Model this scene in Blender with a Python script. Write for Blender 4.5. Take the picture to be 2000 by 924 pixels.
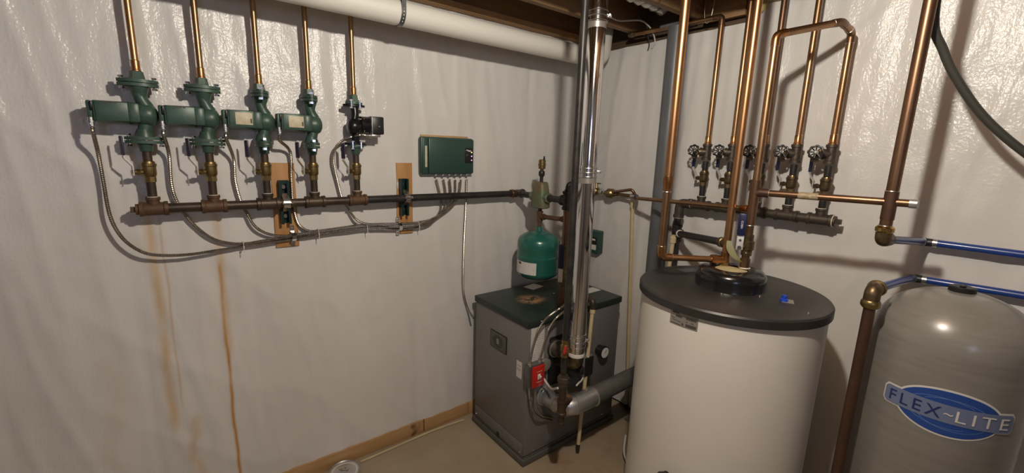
import bpy, bmesh, math, random
from mathutils import Vector, Matrix, noise
random.seed(7)
for o in list(bpy.data.objects): bpy.data.objects.remove(o)
S = bpy.context.scene
COL = S.collection
V = Vector
PI = math.pi

# ------------------------------------------------------------------ camera, world, lights, exposure
F_PX = 839.63
YAW, PITCH, ROLL = math.radians(52.049), math.radians(11.073), math.radians(1.7646)
CAM = V((-2.37, -2.248, 1.75))
FW = V((math.cos(YAW)*math.cos(PITCH), math.sin(YAW)*math.cos(PITCH), -math.sin(PITCH)))
_r = FW.cross(V((0, 0, 1))).normalized(); _u = _r.cross(FW)
RT = math.cos(ROLL)*_r + math.sin(ROLL)*_u
UP = -math.sin(ROLL)*_r + math.cos(ROLL)*_u
cd = bpy.data.cameras.new('camera'); cam = bpy.data.objects.new('camera', cd); COL.objects.link(cam)
cd.sensor_width = 36; cd.lens = 36*F_PX/2000; cd.clip_start = .02
M3 = Matrix((RT, UP, -FW)).transposed()
cam.matrix_world = Matrix.Translation(CAM) @ M3.to_4x4()
S.camera = cam
S.view_settings.view_transform = 'Standard'; S.view_settings.look = 'None'
S.view_settings.gamma = 1; S.view_settings.use_curve_mapping = False
S.view_settings.exposure = 0.92

w = bpy.data.worlds.new('world'); S.world = w; w.use_nodes = True
w.node_tree.nodes['Background'].inputs[0].default_value = (.68, .64, .70, 1)
w.node_tree.nodes['Background'].inputs[1].default_value = .03

def lamp(name, loc, power, col, rad):
    l = bpy.data.lights.new(name, 'POINT'); l.energy = power; l.color = col; l.shadow_soft_size = rad
    o = bpy.data.objects.new(name, l); o.location = loc; COL.objects.link(o); return o
lamp('ceiling_bulb_light', (-1.72, -1.82, 2.48), 44, (1, .93, .81), .035)
al = bpy.data.lights.new('cool_fill_light', 'AREA'); al.shape = 'RECTANGLE'; al.size = .9; al.size_y = .5; al.energy = 4; al.color = (.62, .70, 1)  # unseen cool fill added to tint the shadows; no window is built
ao = bpy.data.objects.new('cool_fill_light', al); ao.location = (-3.2, -3.92, 1.95); ao.rotation_euler = (math.radians(90), 0, 0); COL.objects.link(ao)

def ray(x, y): return FW + RT*((x-1000)/F_PX) - UP*((y-462)/F_PX)
def at(x, y, ax, val):
    d = ray(x, y); return CAM + d*((val-CAM[ax])/d[ax])
def zat(x, y, P):
    d = ray(x, y); t = ((P[0]-CAM.x)*d.x+(P[1]-CAM.y)*d.y)/(d.x**2+d.y**2); return CAM.z+t*d.z

# ------------------------------------------------------------------ materials
def lin(r, g, b):
    f = lambda c: (c/255/12.92 if c/255 <= .04045 else ((c/255+.055)/1.055)**2.4)
    return (f(r), f(g), f(b), 1)
class NT:
    def __init__(s, m): s.t = m.node_tree; s.n = s.t.nodes; s.b = s.n['Principled BSDF']
    def new(s, typ, **kw):
        n = s.n.new(typ)
        for k, v in kw.items():
            if hasattr(n, k): setattr(n, k, v)
            else: n.inputs[k.replace('_', ' ')].default_value = v
        return n
    def link(s, a, b): s.t.links.new(a, b)
    def math(s, op, a, b=None):
        n = s.n.new('ShaderNodeMath'); n.operation = op
        for i, v in enumerate((a, b)):
            if v is None: continue
            if isinstance(v, (int, float)): n.inputs[i].default_value = v
            else: s.link(v, n.inputs[i])
        return n.outputs[0]
    def ramp(s, fac, stops):
        n = s.n.new('ShaderNodeValToRGB'); e = n.color_ramp.elements
        while len(e) < len(stops): e.new(.5)
        for k, (p, c) in zip(e, stops): k.position = p; k.color = c if len(c) == 4 else (*c, 1)
        s.link(fac, n.inputs[0]); return n.outputs[0]
    def mix(s, fac, a, b):
        n = s.n.new('ShaderNodeMix'); n.data_type = 'RGBA'
        for i, v in ((0, fac), (6, a), (7, b)):
            if isinstance(v, (int, float, tuple)): n.inputs[i].default_value = v
            else: s.link(v, n.inputs[i])
        return n.outputs[2]
    def noise(s, scale, detail=3, rough=.55, scl=None, coord='Object'):
        tc = s.n.new('ShaderNodeTexCoord'); mp = s.n.new('ShaderNodeMapping'); s.link(tc.outputs[coord], mp.inputs[0])
        if scl: mp.inputs['Scale'].default_value = scl
        n = s.n.new('ShaderNodeTexNoise'); s.link(mp.outputs[0], n.inputs['Vector'])
        n.inputs['Scale'].default_value = scale; n.inputs['Detail'].default_value = detail; n.inputs['Roughness'].default_value = rough
        return n.outputs['Fac']
    def bump(s, h, strength, dist, prev=None):
        n = s.n.new('ShaderNodeBump'); n.inputs['Strength'].default_value = strength; n.inputs['Distance'].default_value = dist
        s.link(h, n.inputs['Height'])
        if prev is not None: s.link(prev, n.inputs['Normal'])
        return n.outputs[0]
MATS = {}
def mat(name, col, rough=.5, metal=0, var=None, vs=12, bump=0, bs=60, scl=None, rvar=0, coat=0, **kw):
    m = bpy.data.materials.new(name); m.use_nodes = True; nt = NT(m); b = nt.b
    b.inputs['Roughness'].default_value = rough; b.inputs['Metallic'].default_value = metal
    b.inputs['Base Color'].default_value = col
    if coat: b.inputs['Coat Weight'].default_value = coat; b.inputs['Coat Roughness'].default_value = .15
    if var:
        f = nt.noise(vs, 4, .6, scl)
        nt.link(nt.ramp(f, [(.36, col), (.66, var)]), b.inputs['Base Color'])
        if rvar:
            nt.link(nt.math('ADD', nt.math('MULTIPLY', f, rvar), rough-rvar/2), b.inputs['Roughness'])
    if bump:
        nt.link(nt.bump(nt.noise(bs, 3, .5, scl), bump, .004), b.inputs['Normal'])
    for k, v in kw.items(): b.inputs[k.replace('_', ' ')].default_value = v
    MATS[name] = m; return m

mat('copper', (.43, .26, .14, 1), .37, 1, (.28, .15, .075, 1), 9, scl=(1, 1, .5), rvar=.12)
mat('copper_bright', (.58, .315, .15, 1), .36, 1, (.42, .215, .10, 1), 14, scl=(1, 1, .5), rvar=.1)
mat('copper_fit', (.55, .28, .11, 1), .32, 1, (.34, .16, .07, 1), 30, rvar=.15)
mat('copper_old', (.25, .145, .085, 1), .38, .9, (.17, .095, .058, 1), 14, scl=(1, 1, .4), rvar=.15)
mat('copper_dull', (.15, .083, .055, 1), .42, .75, (.11, .06, .042, 1), 10, rvar=.1)
mat('solder', (.75, .70, .62, 1), .3, 1)
mat('brass', (.36, .26, .11, 1), .36, .95, (.23, .16, .075, 1), 40, rvar=.2)
mat('brass_bright', (.70, .48, .16, 1), .25, 1, (.42, .28, .1, 1), 30)
mat('brass_dark', (.20, .145, .075, 1), .4, .85, (.12, .085, .05, 1), 40)
mat('iron_black', (.022, .020, .020, 1), .42, .3, (.045, .038, .033, 1), 18, rvar=.2)
mat('iron_brown', (.048, .036, .026, 1), .45, .45, (.085, .056, .036, 1), 16, rvar=.2, bump=.1, bs=200)
mat('iron_rust', (.085, .045, .027, 1), .6, .3, (.14, .075, .038, 1), 40, bump=.2, bs=220)
mat('iron_grey', (.075, .062, .05, 1), .45, .6, (.12, .095, .07, 1), 40, bump=.15, bs=220)
mat('old_tape', (.26, .19, .11, 1), .5, 0, (.40, .33, .2, 1), 90)
mat('tape', (.75, .68, .56, 1), .6)
mat('pump_green', (.043, .083, .063, 1), .40, .1, (.057, .102, .078, 1), 20, bump=.02, bs=250, rvar=.1)
mat('panel_green', (.026, .068, .055, 1), .42, .1)
mat('tank_green', (.018, .125, .098, 1), .27, .1, coat=.3)
mat('sep_green', (.10, .15, .085, 1), .5, .1, (.17, .09, .045, 1), 14, bump=.2, bs=150)
mat('strut_green', (.006, .028, .026, 1), .4, .3)
mat('pump_black', (.010, .010, .012, 1), .3, .2)
mat('plastic_black', (.012, .012, .013, 1), .4)
mat('lid_black', (.020, .018, .018, 1), .42, 0, (.034, .030, .027, 1), 5, bump=.05, bs=150)
mat('dome_black', (.008, .008, .009, 1), .22, coat=.3)
mat('chrome', (.82, .82, .84, 1), .16, 1)
mat('steel', (.60, .58, .56, 1), .34, 1)
mat('steel_white', (.75, .73, .70, 1), .4, .5)
mat('conduit', (.50, .455, .39, 1), .33, 1, (.33, .295, .25, 1), 30)
mat('vent_steel', (.80, .79, .80, 1), .10, 1, (.72, .71, .72, 1), 3, scl=(4, 4, .4))
mat('galv', (.62, .62, .62, 1), .36, .85, (.52, .52, .52, 1), 14, rvar=.15)
mat('duct_grey', (.21, .205, .19, 1), .5, .5, (.15, .145, .135, 1), 6)
mat('boiler_grey', (.185, .176, .174, 1), .42, .2, (.20, .19, .187, 1), 4)
mat('boiler_base', (.13, .125, .11, 1), .5, .4)
mat('switch_grey', (.22, .22, .22, 1), .4, .8, (.15, .15, .15, 1), 20)
mat('switch_red', (.50, .018, .012, 1), .35)
mat('red_plastic', (.40, .03, .02, 1), .4)
mat('pvc_white', (.74, .71, .64, 1), .42)
mat('cpvc', (.60, .49, .30, 1), .45, 0, (.53, .42, .24, 1), 12)
mat('tank_white', (.74, .71, .65, 1), .38, 0, (.71, .68, .62, 1), 3)
mat('flex_grey', (.215, .205, .185, 1), .30, 0, (.185, .175, .158, 1), 6, scl=(1, 1, 9), coat=.35)
mat('blue_pex', (.016, .048, .24, 1), .32, coat=.3)
mat('blue_grip', (.009, .014, .06, 1), .4)
mat('purple_grip', (.030, .022, .055, 1), .45)
mat('blue_knob', (.01, .06, .5, 1), .35)
mat('blue_logo', (.018, .060, .26, 1), .35)
mat('banner', (.145, .175, .29, 1), .35)
mat('logo_white', (.62, .60, .56, 1), .4)
mat('logo_line', (.12, .22, .42, 1), .4)
mat('logo_navy', (.018, .028, .12, 1), .35)
mat('paper', (.66, .63, .58, 1), .6)
mat('cream', (.60, .53, .38, 1), .5, 0, (.50, .43, .30, 1), 60)
mat('foil_label', (.42, .39, .35, 1), .35, .6)
mat('print', (.06, .055, .05, 1), .6)
mat('foam', (.46, .38, .21, 1), .8, bump=.6, bs=90)
mat('tag_yellow', (.12, .115, .012, 1), .5)
mat('zip', (.60, .56, .48, 1), .5)
mat('rubber', (.020, .020, .024, 1), .42)
mat('hose', (.05, .048, .04, 1), .45)
mat('col_grey', (.20, .21, .225, 1), .42, .45, (.13, .14, .15, 1), 6, scl=(1, 1, .3), bump=.08, bs=60)
mat('plaster', (.20, .18, .16, 1), .7)
mat('insul', (.62, .52, .22, 1), .9, bump=1, bs=60)
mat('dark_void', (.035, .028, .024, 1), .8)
mat('white_wire', (.60, .57, .52, 1), .45)
mat('glass_dial', (.75, .73, .70, 1), .2)
mat('thin_foil', (.68, .64, .60, 1), .25, .8, bump=1, bs=25)
def emis(name, c, s):
    m = mat(name, c, .4); m.node_tree.nodes['Principled BSDF'].inputs['Emission Color'].default_value = c
    m.node_tree.nodes['Principled BSDF'].inputs['Emission Strength'].default_value = s
emis('led_yellow', (.8, .75, .15, 1), 2.0); emis('led_pink', (.9, .25, .75, 1), 1.6)

def wood(name, a, b, axis):
    m = bpy.data.materials.new(name); m.use_nodes = True; nt = NT(m)
    scl = [14, 14, 14]; scl[axis] = 1.2
    f = nt.noise(3.2, 5, .6, tuple(scl)); kn = nt.noise(7, 2, .5)
    c = nt.ramp(f, [(.3, a), (.7, b)])
    k = nt.ramp(kn, [(.68, (0, 0, 0)), (.76, (1, 1, 1))])
    c = nt.mix(k, c, (.09, .03, .012, 1))
    nt.link(c, nt.b.inputs['Base Color']); nt.b.inputs['Roughness'].default_value = .62
    nt.link(nt.bump(f, .25, .002), nt.b.inputs['Normal']); MATS[name] = m
wood('wood_v', (.50, .27, .10, 1), (.40, .19, .065, 1), 2)
wood('wood_x', (.52, .32, .15, 1), (.42, .24, .10, 1), 0)
wood('wood_y', (.40, .24, .11, 1), (.30, .16, .07, 1), 1)
wood('rim_wood_shaded', (.13, .085, .05, 1), (.09, .055, .033, 1), 1)  # shade of the recess above the right wall, put into the wood colour
wood('joist', (.34, .20, .10, 1), (.25, .14, .065, 1), 0)

def wall_mat(name, ax, stains):
    m = bpy.data.materials.new(name); m.use_nodes = True; nt = NT(m); b = nt.b
    # ax: horizontal coordinate of the wall (0 -> x, 1 -> y)
    scl = (1, 1, .34)
    big = nt.noise(1.6, 4, .6, (1, 1, .5))
    col = nt.ramp(big, [(.3, (.645, .625, .60)), (.7, (.725, .705, .675))])
    tc = nt.n.new('ShaderNodeTexCoord'); sp = nt.n.new('ShaderNodeSeparateXYZ'); nt.link(tc.outputs['Object'], sp.inputs[0])
    hx, hz = sp.outputs[ax], sp.outputs[2]
    for (x0, w0, zt, zb, wob, sc, colr, stren) in stains:
        wv = nt.noise(sc, 2, .5, (0, 0, 1))
        d = nt.math('SUBTRACT', nt.math('SUBTRACT', hx, x0), nt.math('MULTIPLY', nt.math('SUBTRACT', wv, .5), wob))
        d = nt.math('DIVIDE', d, w0)
        g = nt.math('POWER', 2.718, nt.math('MULTIPLY', nt.math('MULTIPLY', d, d), -1))
        mr = nt.new('ShaderNodeMapRange', interpolation_type='SMOOTHSTEP'); nt.link(hz, mr.inputs[0])
        mr.inputs[1].default_value = zt+.02; mr.inputs[2].default_value = zt-.04
        mb_ = nt.new('ShaderNodeMapRange', interpolation_type='SMOOTHSTEP'); nt.link(hz, mb_.inputs[0])
        mb_.inputs[1].default_value = zb; mb_.inputs[2].default_value = zb+.12
        br = nt.ramp(nt.noise(5, 3, .6, (3, 3, 1)), [(.25, (.35,)*3), (.55, (1, 1, 1))])
        fac = nt.math('MULTIPLY', nt.math('MULTIPLY', g, mr.outputs[0]), nt.math('MULTIPLY', mb_.outputs[0], stren))
        fac = nt.math('MULTIPLY', fac, br)
        col = nt.mix(fac, col, colr)
    nt.link(col, b.inputs['Base Color'])
    b.inputs['Roughness'].default_value = .5; b.inputs['Specular IOR Level'].default_value = .3
    b.inputs['Coat Weight'].default_value = .85; b.inputs['Coat Roughness'].default_value = .27
    fine = nt.noise(105, 2, .5, (1, 1, .9)); mid = nt.noise(13, 4, .6, (1, 1, .28))
    c1 = nt.bump(fine, .40, .005); c2 = nt.bump(mid, .62, .013, c1)
    nt.link(c2, b.inputs['Coat Normal'])
    n1 = nt.bump(fine, .07, .005); n2 = nt.bump(mid, .20, .010, n1)
    nt.link(n2, b.inputs['Normal'])
    MATS[name] = m
RUST = (.52, .25, .055, 1); PALE = (.58, .40, .20, 1)
wall_mat('sheet_left', 0, [(-2.262, .0075, 1.24, .02, .030, 3, RUST, 1.0), (-2.252, .017, 1.47, .75, .012, 2, PALE, .6),
                           (-2.478, .018, 1.47, .45, .03, 2, PALE, .75), (-2.446, .005, 1.47, .55, .03, 3, RUST, .40),
                           (-2.41, .02, .55, .05, .16, 4, PALE, .55), (-2.66, .03, .9, .3, .3, 3, PALE, .15)])
wall_mat('sheet_right', 1, [])
def floor_mat():
    m = bpy.data.materials.new('concrete'); m.use_nodes = True; nt = NT(m)
    f = nt.noise(2.2, 6, .62); c = nt.ramp(f, [(.3, (.30, .245, .165)), (.7, (.40, .335, .24))])
    g = nt.noise(3.5, 5, .7); k = nt.ramp(g, [(.55, (0, 0, 0)), (.68, (.55,)*3)])
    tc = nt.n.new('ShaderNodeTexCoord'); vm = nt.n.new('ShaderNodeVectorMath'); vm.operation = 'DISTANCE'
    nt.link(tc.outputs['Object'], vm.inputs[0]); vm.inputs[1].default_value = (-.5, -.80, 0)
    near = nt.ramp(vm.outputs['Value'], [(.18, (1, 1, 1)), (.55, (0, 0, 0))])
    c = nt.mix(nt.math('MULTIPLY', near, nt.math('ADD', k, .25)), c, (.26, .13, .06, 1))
    nt.link(c, nt.b.inputs['Base Color']); nt.b.inputs['Roughness'].default_value = .5
    nt.link(nt.bump(nt.noise(40, 4), .1, .004), nt.b.inputs['Normal']); MATS['concrete'] = m
floor_mat()
def lid_mat():
    m = bpy.data.materials.new('lid_green'); m.use_nodes = True; nt = NT(m)
    tc = nt.n.new('ShaderNodeTexCoord'); vm = nt.n.new('ShaderNodeVectorMath'); vm.operation = 'DISTANCE'
    nt.link(tc.outputs['Object'], vm.inputs[0]); vm.inputs[1].default_value = LID_STAIN
    near = nt.ramp(vm.outputs['Value'], [(.03, (1, 1, 1)), (.105, (0, 0, 0))])
    k = nt.ramp(nt.noise(17, 6, .75), [(.44, (0, 0, 0)), (.58, (1, 1, 1))])
    c = nt.mix(nt.math('MULTIPLY', near, k), (.016, .028, .022, 1), (.42, .24, .12, 1))
    nt.link(c, nt.b.inputs['Base Color']); nt.b.inputs['Roughness'].default_value = .4; MATS['lid_green'] = m
def paper_mat(name, base, ink, rows, axis):
    m = bpy.data.materials.new(name); m.use_nodes = True; nt = NT(m)
    tc = nt.n.new('ShaderNodeTexCoord'); sp = nt.n.new('ShaderNodeSeparateXYZ'); nt.link(tc.outputs['Object'], sp.inputs[0])
    s = nt.math('SINE', nt.math('MULTIPLY', sp.outputs[2], rows))
    wd = nt.noise(150, 1, .5, (1, 1, .15))
    f = nt.math('MULTIPLY', nt.math('GREATER_THAN', s, .25), nt.math('GREATER_THAN', wd, .48))
    nt.link(nt.mix(nt.math('MULTIPLY', f, .38), base, ink), nt.b.inputs['Base Color']); nt.b.inputs['Roughness'].default_value = .5
    MATS[name] = m
paper_mat('paper_print', (.62, .60, .56, 1), (.12, .11, .11, 1), 520, 0)
paper_mat('paper_fine', (.66, .64, .60, 1), (.2, .19, .18, 1), 700, 0)

# ------------------------------------------------------------------ mesh helpers
class MB:
    def __init__(s): s.v = []; s.f = []
    def add(s, vs, fs):
        k = len(s.v); s.v += [tuple(v) for v in vs]; s.f += [tuple(i+k for i in f) for f in fs]; return s
    def box(s, c, d, bev=0, rot=None, seg=2):
        bm = bmesh.new(); bmesh.ops.create_cube(bm, size=1)
        for v in bm.verts: v.co = V((v.co.x*d[0], v.co.y*d[1], v.co.z*d[2]))
        if bev: bmesh.ops.bevel(bm, geom=bm.edges[:], offset=bev, segments=seg, profile=.5, affect='EDGES')
        bm.verts.index_update(); R = rot or Matrix.Identity(3); c = V(c)
        s.add([R @ v.co + c for v in bm.verts], [[v.index for v in f.verts] for f in bm.faces]); bm.free(); return s
    def tube(s, pts, r, seg=14, cap=True, closed=False):
        pts = [V(p) for p in pts]; n = len(pts)
        rad = r if isinstance(r, (list, tuple)) else [r]*n
        tan = []
        for i in range(n):
            a = pts[(i-1) % n] if (closed or i > 0) else pts[i]; b = pts[(i+1) % n] if (closed or i < n-1) else pts[i]
            t = (b-a); tan.append(t.normalized() if t.length > 1e-9 else (tan[-1] if tan else V((0, 0, 1))))
        t0 = tan[0]; nn = t0.orthogonal().normalized(); vs = []; k = len(s.v)
        for i in range(n):
            t = tan[i]; nn = (nn - t*nn.dot(t)); nn = nn.normalized() if nn.length > 1e-6 else t.orthogonal().normalized(); bb = t.cross(nn)
            for j in range(seg):
                a = 2*PI*j/seg; vs.append(pts[i]+(nn*math.cos(a)+bb*math.sin(a))*rad[i])
        fs = []
        for i in range(n if closed else n-1):
            i2 = (i+1) % n
            for j in range(seg):
                j2 = (j+1) % seg; fs.append((i*seg+j, i*seg+j2, i2*seg+j2, i2*seg+j))
        if cap and not closed: fs.append(tuple(range(seg))[::-1]); fs.append(tuple((n-1)*seg+j for j in range(seg)))
        return s.add(vs, fs)
    def cyl(s, a, b, r, seg=16): return s.tube([a, b], r, seg)
    def lathe(s, o, d, prof, seg=24, scale=(1, 1)):
        # prof: (distance along d, radius)
        o = V(o); d = V(d).normalized(); n = V((0, 0, 1)) if abs(d.z) < .9 else V((1, 0, 0))
        n = (n-d*n.dot(d)).normalized(); b = d.cross(n); vs = []; fs = []
        for (t, r) in prof:
            for j in range(seg):
                a = 2*PI*j/seg; vs.append(o+d*t+(n*math.cos(a)*scale[0]+b*math.sin(a)*scale[1])*max(r, 1e-5))
        for i in range(len(prof)-1):
            for j in range(seg):
                j2 = (j+1) % seg; fs.append((i*seg+j, i*seg+j2, (i+1)*seg+j2, (i+1)*seg+j))
        fs.append(tuple(range(seg))[::-1]); fs.append(tuple((len(prof)-1)*seg+j for j in range(seg)))
        return s.add(vs, fs)
    def prism(s, poly, n, h):
        # poly: list of 3D points (planar), extruded by n*h
        n = V(n)*h; k = len(poly); vs = [V(p) for p in poly]+[V(p)+n for p in poly]
        fs = [tuple(range(k))[::-1], tuple(range(k, 2*k))]+[(i, (i+1) % k, k+(i+1) % k, k+i) for i in range(k)]
        return s.add(vs, fs)
    def torus(s, c, d, R, r, seg=28, ss=8):
        d = V(d).normalized(); n = d.orthogonal().normalized(); b = d.cross(n)
        return s.tube([V(c)+(n*math.cos(2*PI*i/seg)+b*math.sin(2*PI*i/seg))*R for i in range(seg)], r, ss, closed=True)
    def hexbolt(s, a, b, r, hr=None, head=.006):
        a = V(a); b = V(b); d = (b-a).normalized(); hr = hr or r*1.9
        s.tube([a, b], r, 8); s.tube([a-d*head, a], hr, 6); s.tube([b, b+d*head], hr, 6); return s
def fillet(path, rad, n=5):
    path = [V(p) for p in path]; out = [path[0]]
    for i in range(1, len(path)-1):
        a, p, b = path[i-1], path[i], path[i+1]; l = min(rad, (a-p).length*.49, (b-p).length*.49)
        q0 = p+(a-p).normalized()*l; q1 = p+(b-p).normalized()*l
        for k in range(n+1):
            t = k/n; out.append(q0*(1-t)**2+p*2*t*(1-t)+q1*t*t)
    out.append(path[-1]); return out
def catmull(pts, step):
    pts = [V(p) for p in pts]; P = [pts[0]*2-pts[1]]+pts+[pts[-1]*2-pts[-2]]; dense = []
    for i in range(1, len(P)-2):
        p0, p1, p2, p3 = P[i-1:i+3]
        for k in range(24):
            t = k/24; dense.append(.5*((2*p1)+(p2-p0)*t+(2*p0-5*p1+4*p2-p3)*t*t+(3*p1-p0-3*p2+p3)*t**3))
    dense.append(pts[-1]); out = [dense[0]]; acc = 0
    for a, b in zip(dense, dense[1:]):
        l = (b-a).length
        while acc+l >= step:
            f = (step-acc)/l; a = a+(b-a)*f; out.append(a); l = (b-a).length; acc = 0
        acc += l
    return out
def obj(name, mb, m, parent=None, smooth=40, label=None):
    me = bpy.data.meshes.new(name); off = V((0, 0, 0)); p = parent
    while p is not None: off += V(p.location); p = p.parent
    me.from_pydata([V(v)-off for v in mb.v], [], mb.f); me.update()
    bm = bmesh.new(); bm.from_mesh(me); bmesh.ops.recalc_face_normals(bm, faces=bm.faces); bm.to_mesh(me); bm.free()
    if smooth:
        me.polygons.foreach_set('use_smooth', [True]*len(me.polygons)); me.set_sharp_from_angle(angle=math.radians(smooth))
    me.materials.append(MATS[m]); o = bpy.data.objects.new(name, me); COL.objects.link(o)
    if parent is not None: o.parent = parent
    if label: o['label'] = label
    return o
def tag(o, label, cat, group=None):
    o['label'] = label; o['category'] = cat
    if group: o['group'] = group
    return o
def thing(name, loc, label, cat, group=None):
    o = bpy.data.objects.new(name, None); o.empty_display_size = .05; COL.objects.link(o); o.location = loc
    return tag(o, label, cat, group)
def struct(name, mb, m, smooth=40, parent=None):
    o = obj(name, mb, m, parent, smooth)
    if parent is None: o['kind'] = 'structure'
    return o
def dup(root, loc, label, group=None):
    r = root.copy(); COL.objects.link(r); r.location = loc; r['label'] = label
    if group: r['group'] = group
    for ch in root.children:
        c = ch.copy(); COL.objects.link(c); c.parent = r
        for g in ch.children:
            d = g.copy(); COL.objects.link(d); d.parent = c
    return r
def text_mb(txt, size, depth=.0006, shear=0, bold=0, space=1):
    cu = bpy.data.curves.new('t', 'FONT'); cu.body = txt; cu.size = size; cu.align_x = 'CENTER'; cu.align_y = 'CENTER'
    cu.extrude = depth; cu.shear = shear; cu.offset = bold; cu.space_character = space; cu.resolution_u = 3
    o = bpy.data.objects.new('t', cu); COL.objects.link(o); dg = bpy.context.evaluated_depsgraph_get()
    me = bpy.data.meshes.new_from_object(o.evaluated_get(dg)); mb = MB()
    mb.add([v.co.copy() for v in me.vertices], [tuple(p.vertices) for p in me.polygons])
    bpy.data.objects.remove(o); bpy.data.curves.remove(cu); bpy.data.meshes.remove(me); return mb
def place(mb, M):
    mb.v = [tuple(M @ V(v)) for v in mb.v]; return mb
def frame(o, x, z):
    # matrix mapping local (x,y,z) -> o + x*X + y*Z + z*(X cross Z)
    x = V(x).normalized(); z = V(z).normalized(); n = x.cross(z)
    M = Matrix((x, z, n)).transposed().to_4x4(); M.translation = V(o); return M

# ------------------------------------------------------------------ the setting
mb = MB().box((-1.7, -1.6, -.05), (5.0, 5.0, .10)); struct('floor', mb, 'concrete', 0)
def sheet(name, m, horiz, a, b, z0, z1, top_fold=0):
    # plastic sheeting stapled over the studs, sagging and creased between them
    n = int(abs(b-a)/.014); k = int((z1-z0)/.018); vs = []; fs = []
    for j in range(k+1):
        for i in range(n+1):
            h = a+(b-a)*i/n
            e = max(0, min(1, (-1.12-h)/.22)) if top_fold else 0
            z = z0+(z1+top_fold*e*e*(3-2*e)-z0)*j/k
            st = abs(((h+.11) % .406)/.406-.5)*2          # 1 at a stud, 0 between
            free = 1-st**6
            d = noise.noise(V((h*2.2, z*1.3, 3.1+a)))*.008*free
            d += (1-abs(noise.noise(V((h*9+z*1.2, z*.9, 7.7)))*2.4))**2*.0060*free
            d += (1-abs(noise.noise(V((h*3.1+z*1.9, z*.8-h*.6, 2.2)))*3))**3*.0045
            d += noise.noise(V((h*5+z*4, z*6-h*3, 1.3)))*.0024*free
            d += noise.noise(V((h*11+z*5, z*17-h*4, 9.1)))*.0017*free
            d += noise.noise(V((h*26, z*7, 4.3)))*.0011
            d = -abs(d)*.0-d-.004*free
            vs.append((h, d-.004, z) if horiz == 0 else (d-.004, h, z))
    for j in range(k):
        for i in range(n):
            q = j*(n+1)+i; fs.append((q, q+1, q+n+2, q+n+1))
    o = obj(name, MB().add(vs, fs), m, None, 60); o['kind'] = 'structure'; return o
wl = sheet('wall_left', 'sheet_left', 0, -4.2, 0.0, .088, 2.50)
wr = sheet('wall_right', 'sheet_right', 1, 0.0, -4.0, .02, 2.432, .20)
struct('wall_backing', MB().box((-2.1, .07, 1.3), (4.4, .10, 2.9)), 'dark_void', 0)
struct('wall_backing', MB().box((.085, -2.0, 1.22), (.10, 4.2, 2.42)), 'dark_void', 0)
struct('wall_back', MB().box((-1.7, -4.06, 1.35), (5.2, .10, 2.8)), 'plaster', 0)
struct('wall_side', MB().box((-4.25, -2.0, 1.35), (.10, 4.3, 2.8)), 'plaster', 0)
# sole plate along the left wall, two boards butted together
for i, (x0, x1) in enumerate(((-4.2, -1.29), (-1.283, -.96), (-.955, -.01))):
    o = obj('trim_1', MB().box(((x0+x1)/2, -.004, .044), (x1-x0, .030, .088), .002), 'wood_x'); o['kind'] = 'structure'
# ceiling
struct('ceiling', MB().box((-1.7, -1.6, 2.77), (5, 5, .03)), 'wood_y', 0)
for y in (-.02, -.425, -.83, -1.235, -1.64, -2.05, -2.46, -2.87):
    struct('joist', MB().box((-2.1, y, 2.625), (4.4, .040, .255), .002), 'joist')
struct('rim_joist', MB().box((.09, -2.0, 2.60), (.04, 4.2, .31)), 'rim_wood_shaded', 0)
struct('sill_plate', MB().box((.06, -2.0, 2.440), (.09, 4.2, .030)), 'rim_wood_shaded', 0)
struct('joist_blocking', MB().box((.03, -.965, 2.60), (.04, .225, .24), .002), 'wood_y')
struct('top_plate', MB().box((-2.1, -.03, 2.52), (4.4, .05, .036)), 'wood_x', 0)

# ------------------------------------------------------------------ white waste pipe under the joists
PVY, PVR = -.250, .0545
PVZ = (at(1000, 99, 1, PVY).z+at(1000, 53.6, 1, PVY).z)/2
t = thing('drain_pipe', (-1.5, PVY, PVZ), 'thick white plastic drain pipe slung under the ceiling joists along left wall', 'pipe')
obj('pipe_run', MB().tube([(-4.2, PVY, PVZ), (-.20, PVY, PVZ)], PVR, 40), 'pvc_white', t)
obj('coupling', MB().lathe((-.29, PVY, PVZ), (1, 0, 0), [(0, PVR), (.003, PVR+.007), (.07, PVR+.007), (.073, PVR)], 40), 'pvc_white', t)
obj('elbow', MB().tube(fillet([(-.22, PVY, PVZ), (-.13, PVY, PVZ+.015), (-.09, PVY+.02, PVZ+.19)], .08, 8), PVR+.004, 32), 'pvc_white', t)
hx = at(789, 30, 1, PVY-PVR).x
t = thing('pipe_hanger', (hx, PVY, PVZ+.1), 'perforated grey metal strap looped around the white drain pipe', 'strap')
pts = [(hx, PVY-PVR-.0025, PVZ+.13)]+[(hx, PVY-math.cos(a)*(PVR+.0025), PVZ-math.sin(a)*(PVR+.0025)) for a in [k*PI/18 for k in range(19)]]+[(hx, PVY+PVR+.0025, PVZ+.13)]
mb = MB(); W = .0105
for i in range(len(pts)):
    p = V(pts[i]); nrm = V((0, p.y-PVY, min(0, p.z-PVZ))).normalized()*.0012
    mb.v += [tuple(p+V((-W, 0, 0))), tuple(p+V((W, 0, 0))), tuple(p+V((W, 0, 0))+nrm), tuple(p+V((-W, 0, 0))+nrm)]
for i in range(len(pts)-1):
    for j in range(4): mb.f.append((i*4+j, i*4+(j+1) % 4, i*4+4+(j+1) % 4, i*4+4+j))
obj('strap_band', mb, 'switch_grey', t)
for a in (-.15, .1, .35, .6, .85):
    nr = V((0, -math.cos(a), -math.sin(a))); c = V((hx, PVY, PVZ))+nr*(PVR+.0030)
    obj('strap_hole', MB().lathe(c, nr, [(0, .0026), (.0012, .0026), (.0013, .0010)], 10), 'pvc_white', t)

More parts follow.
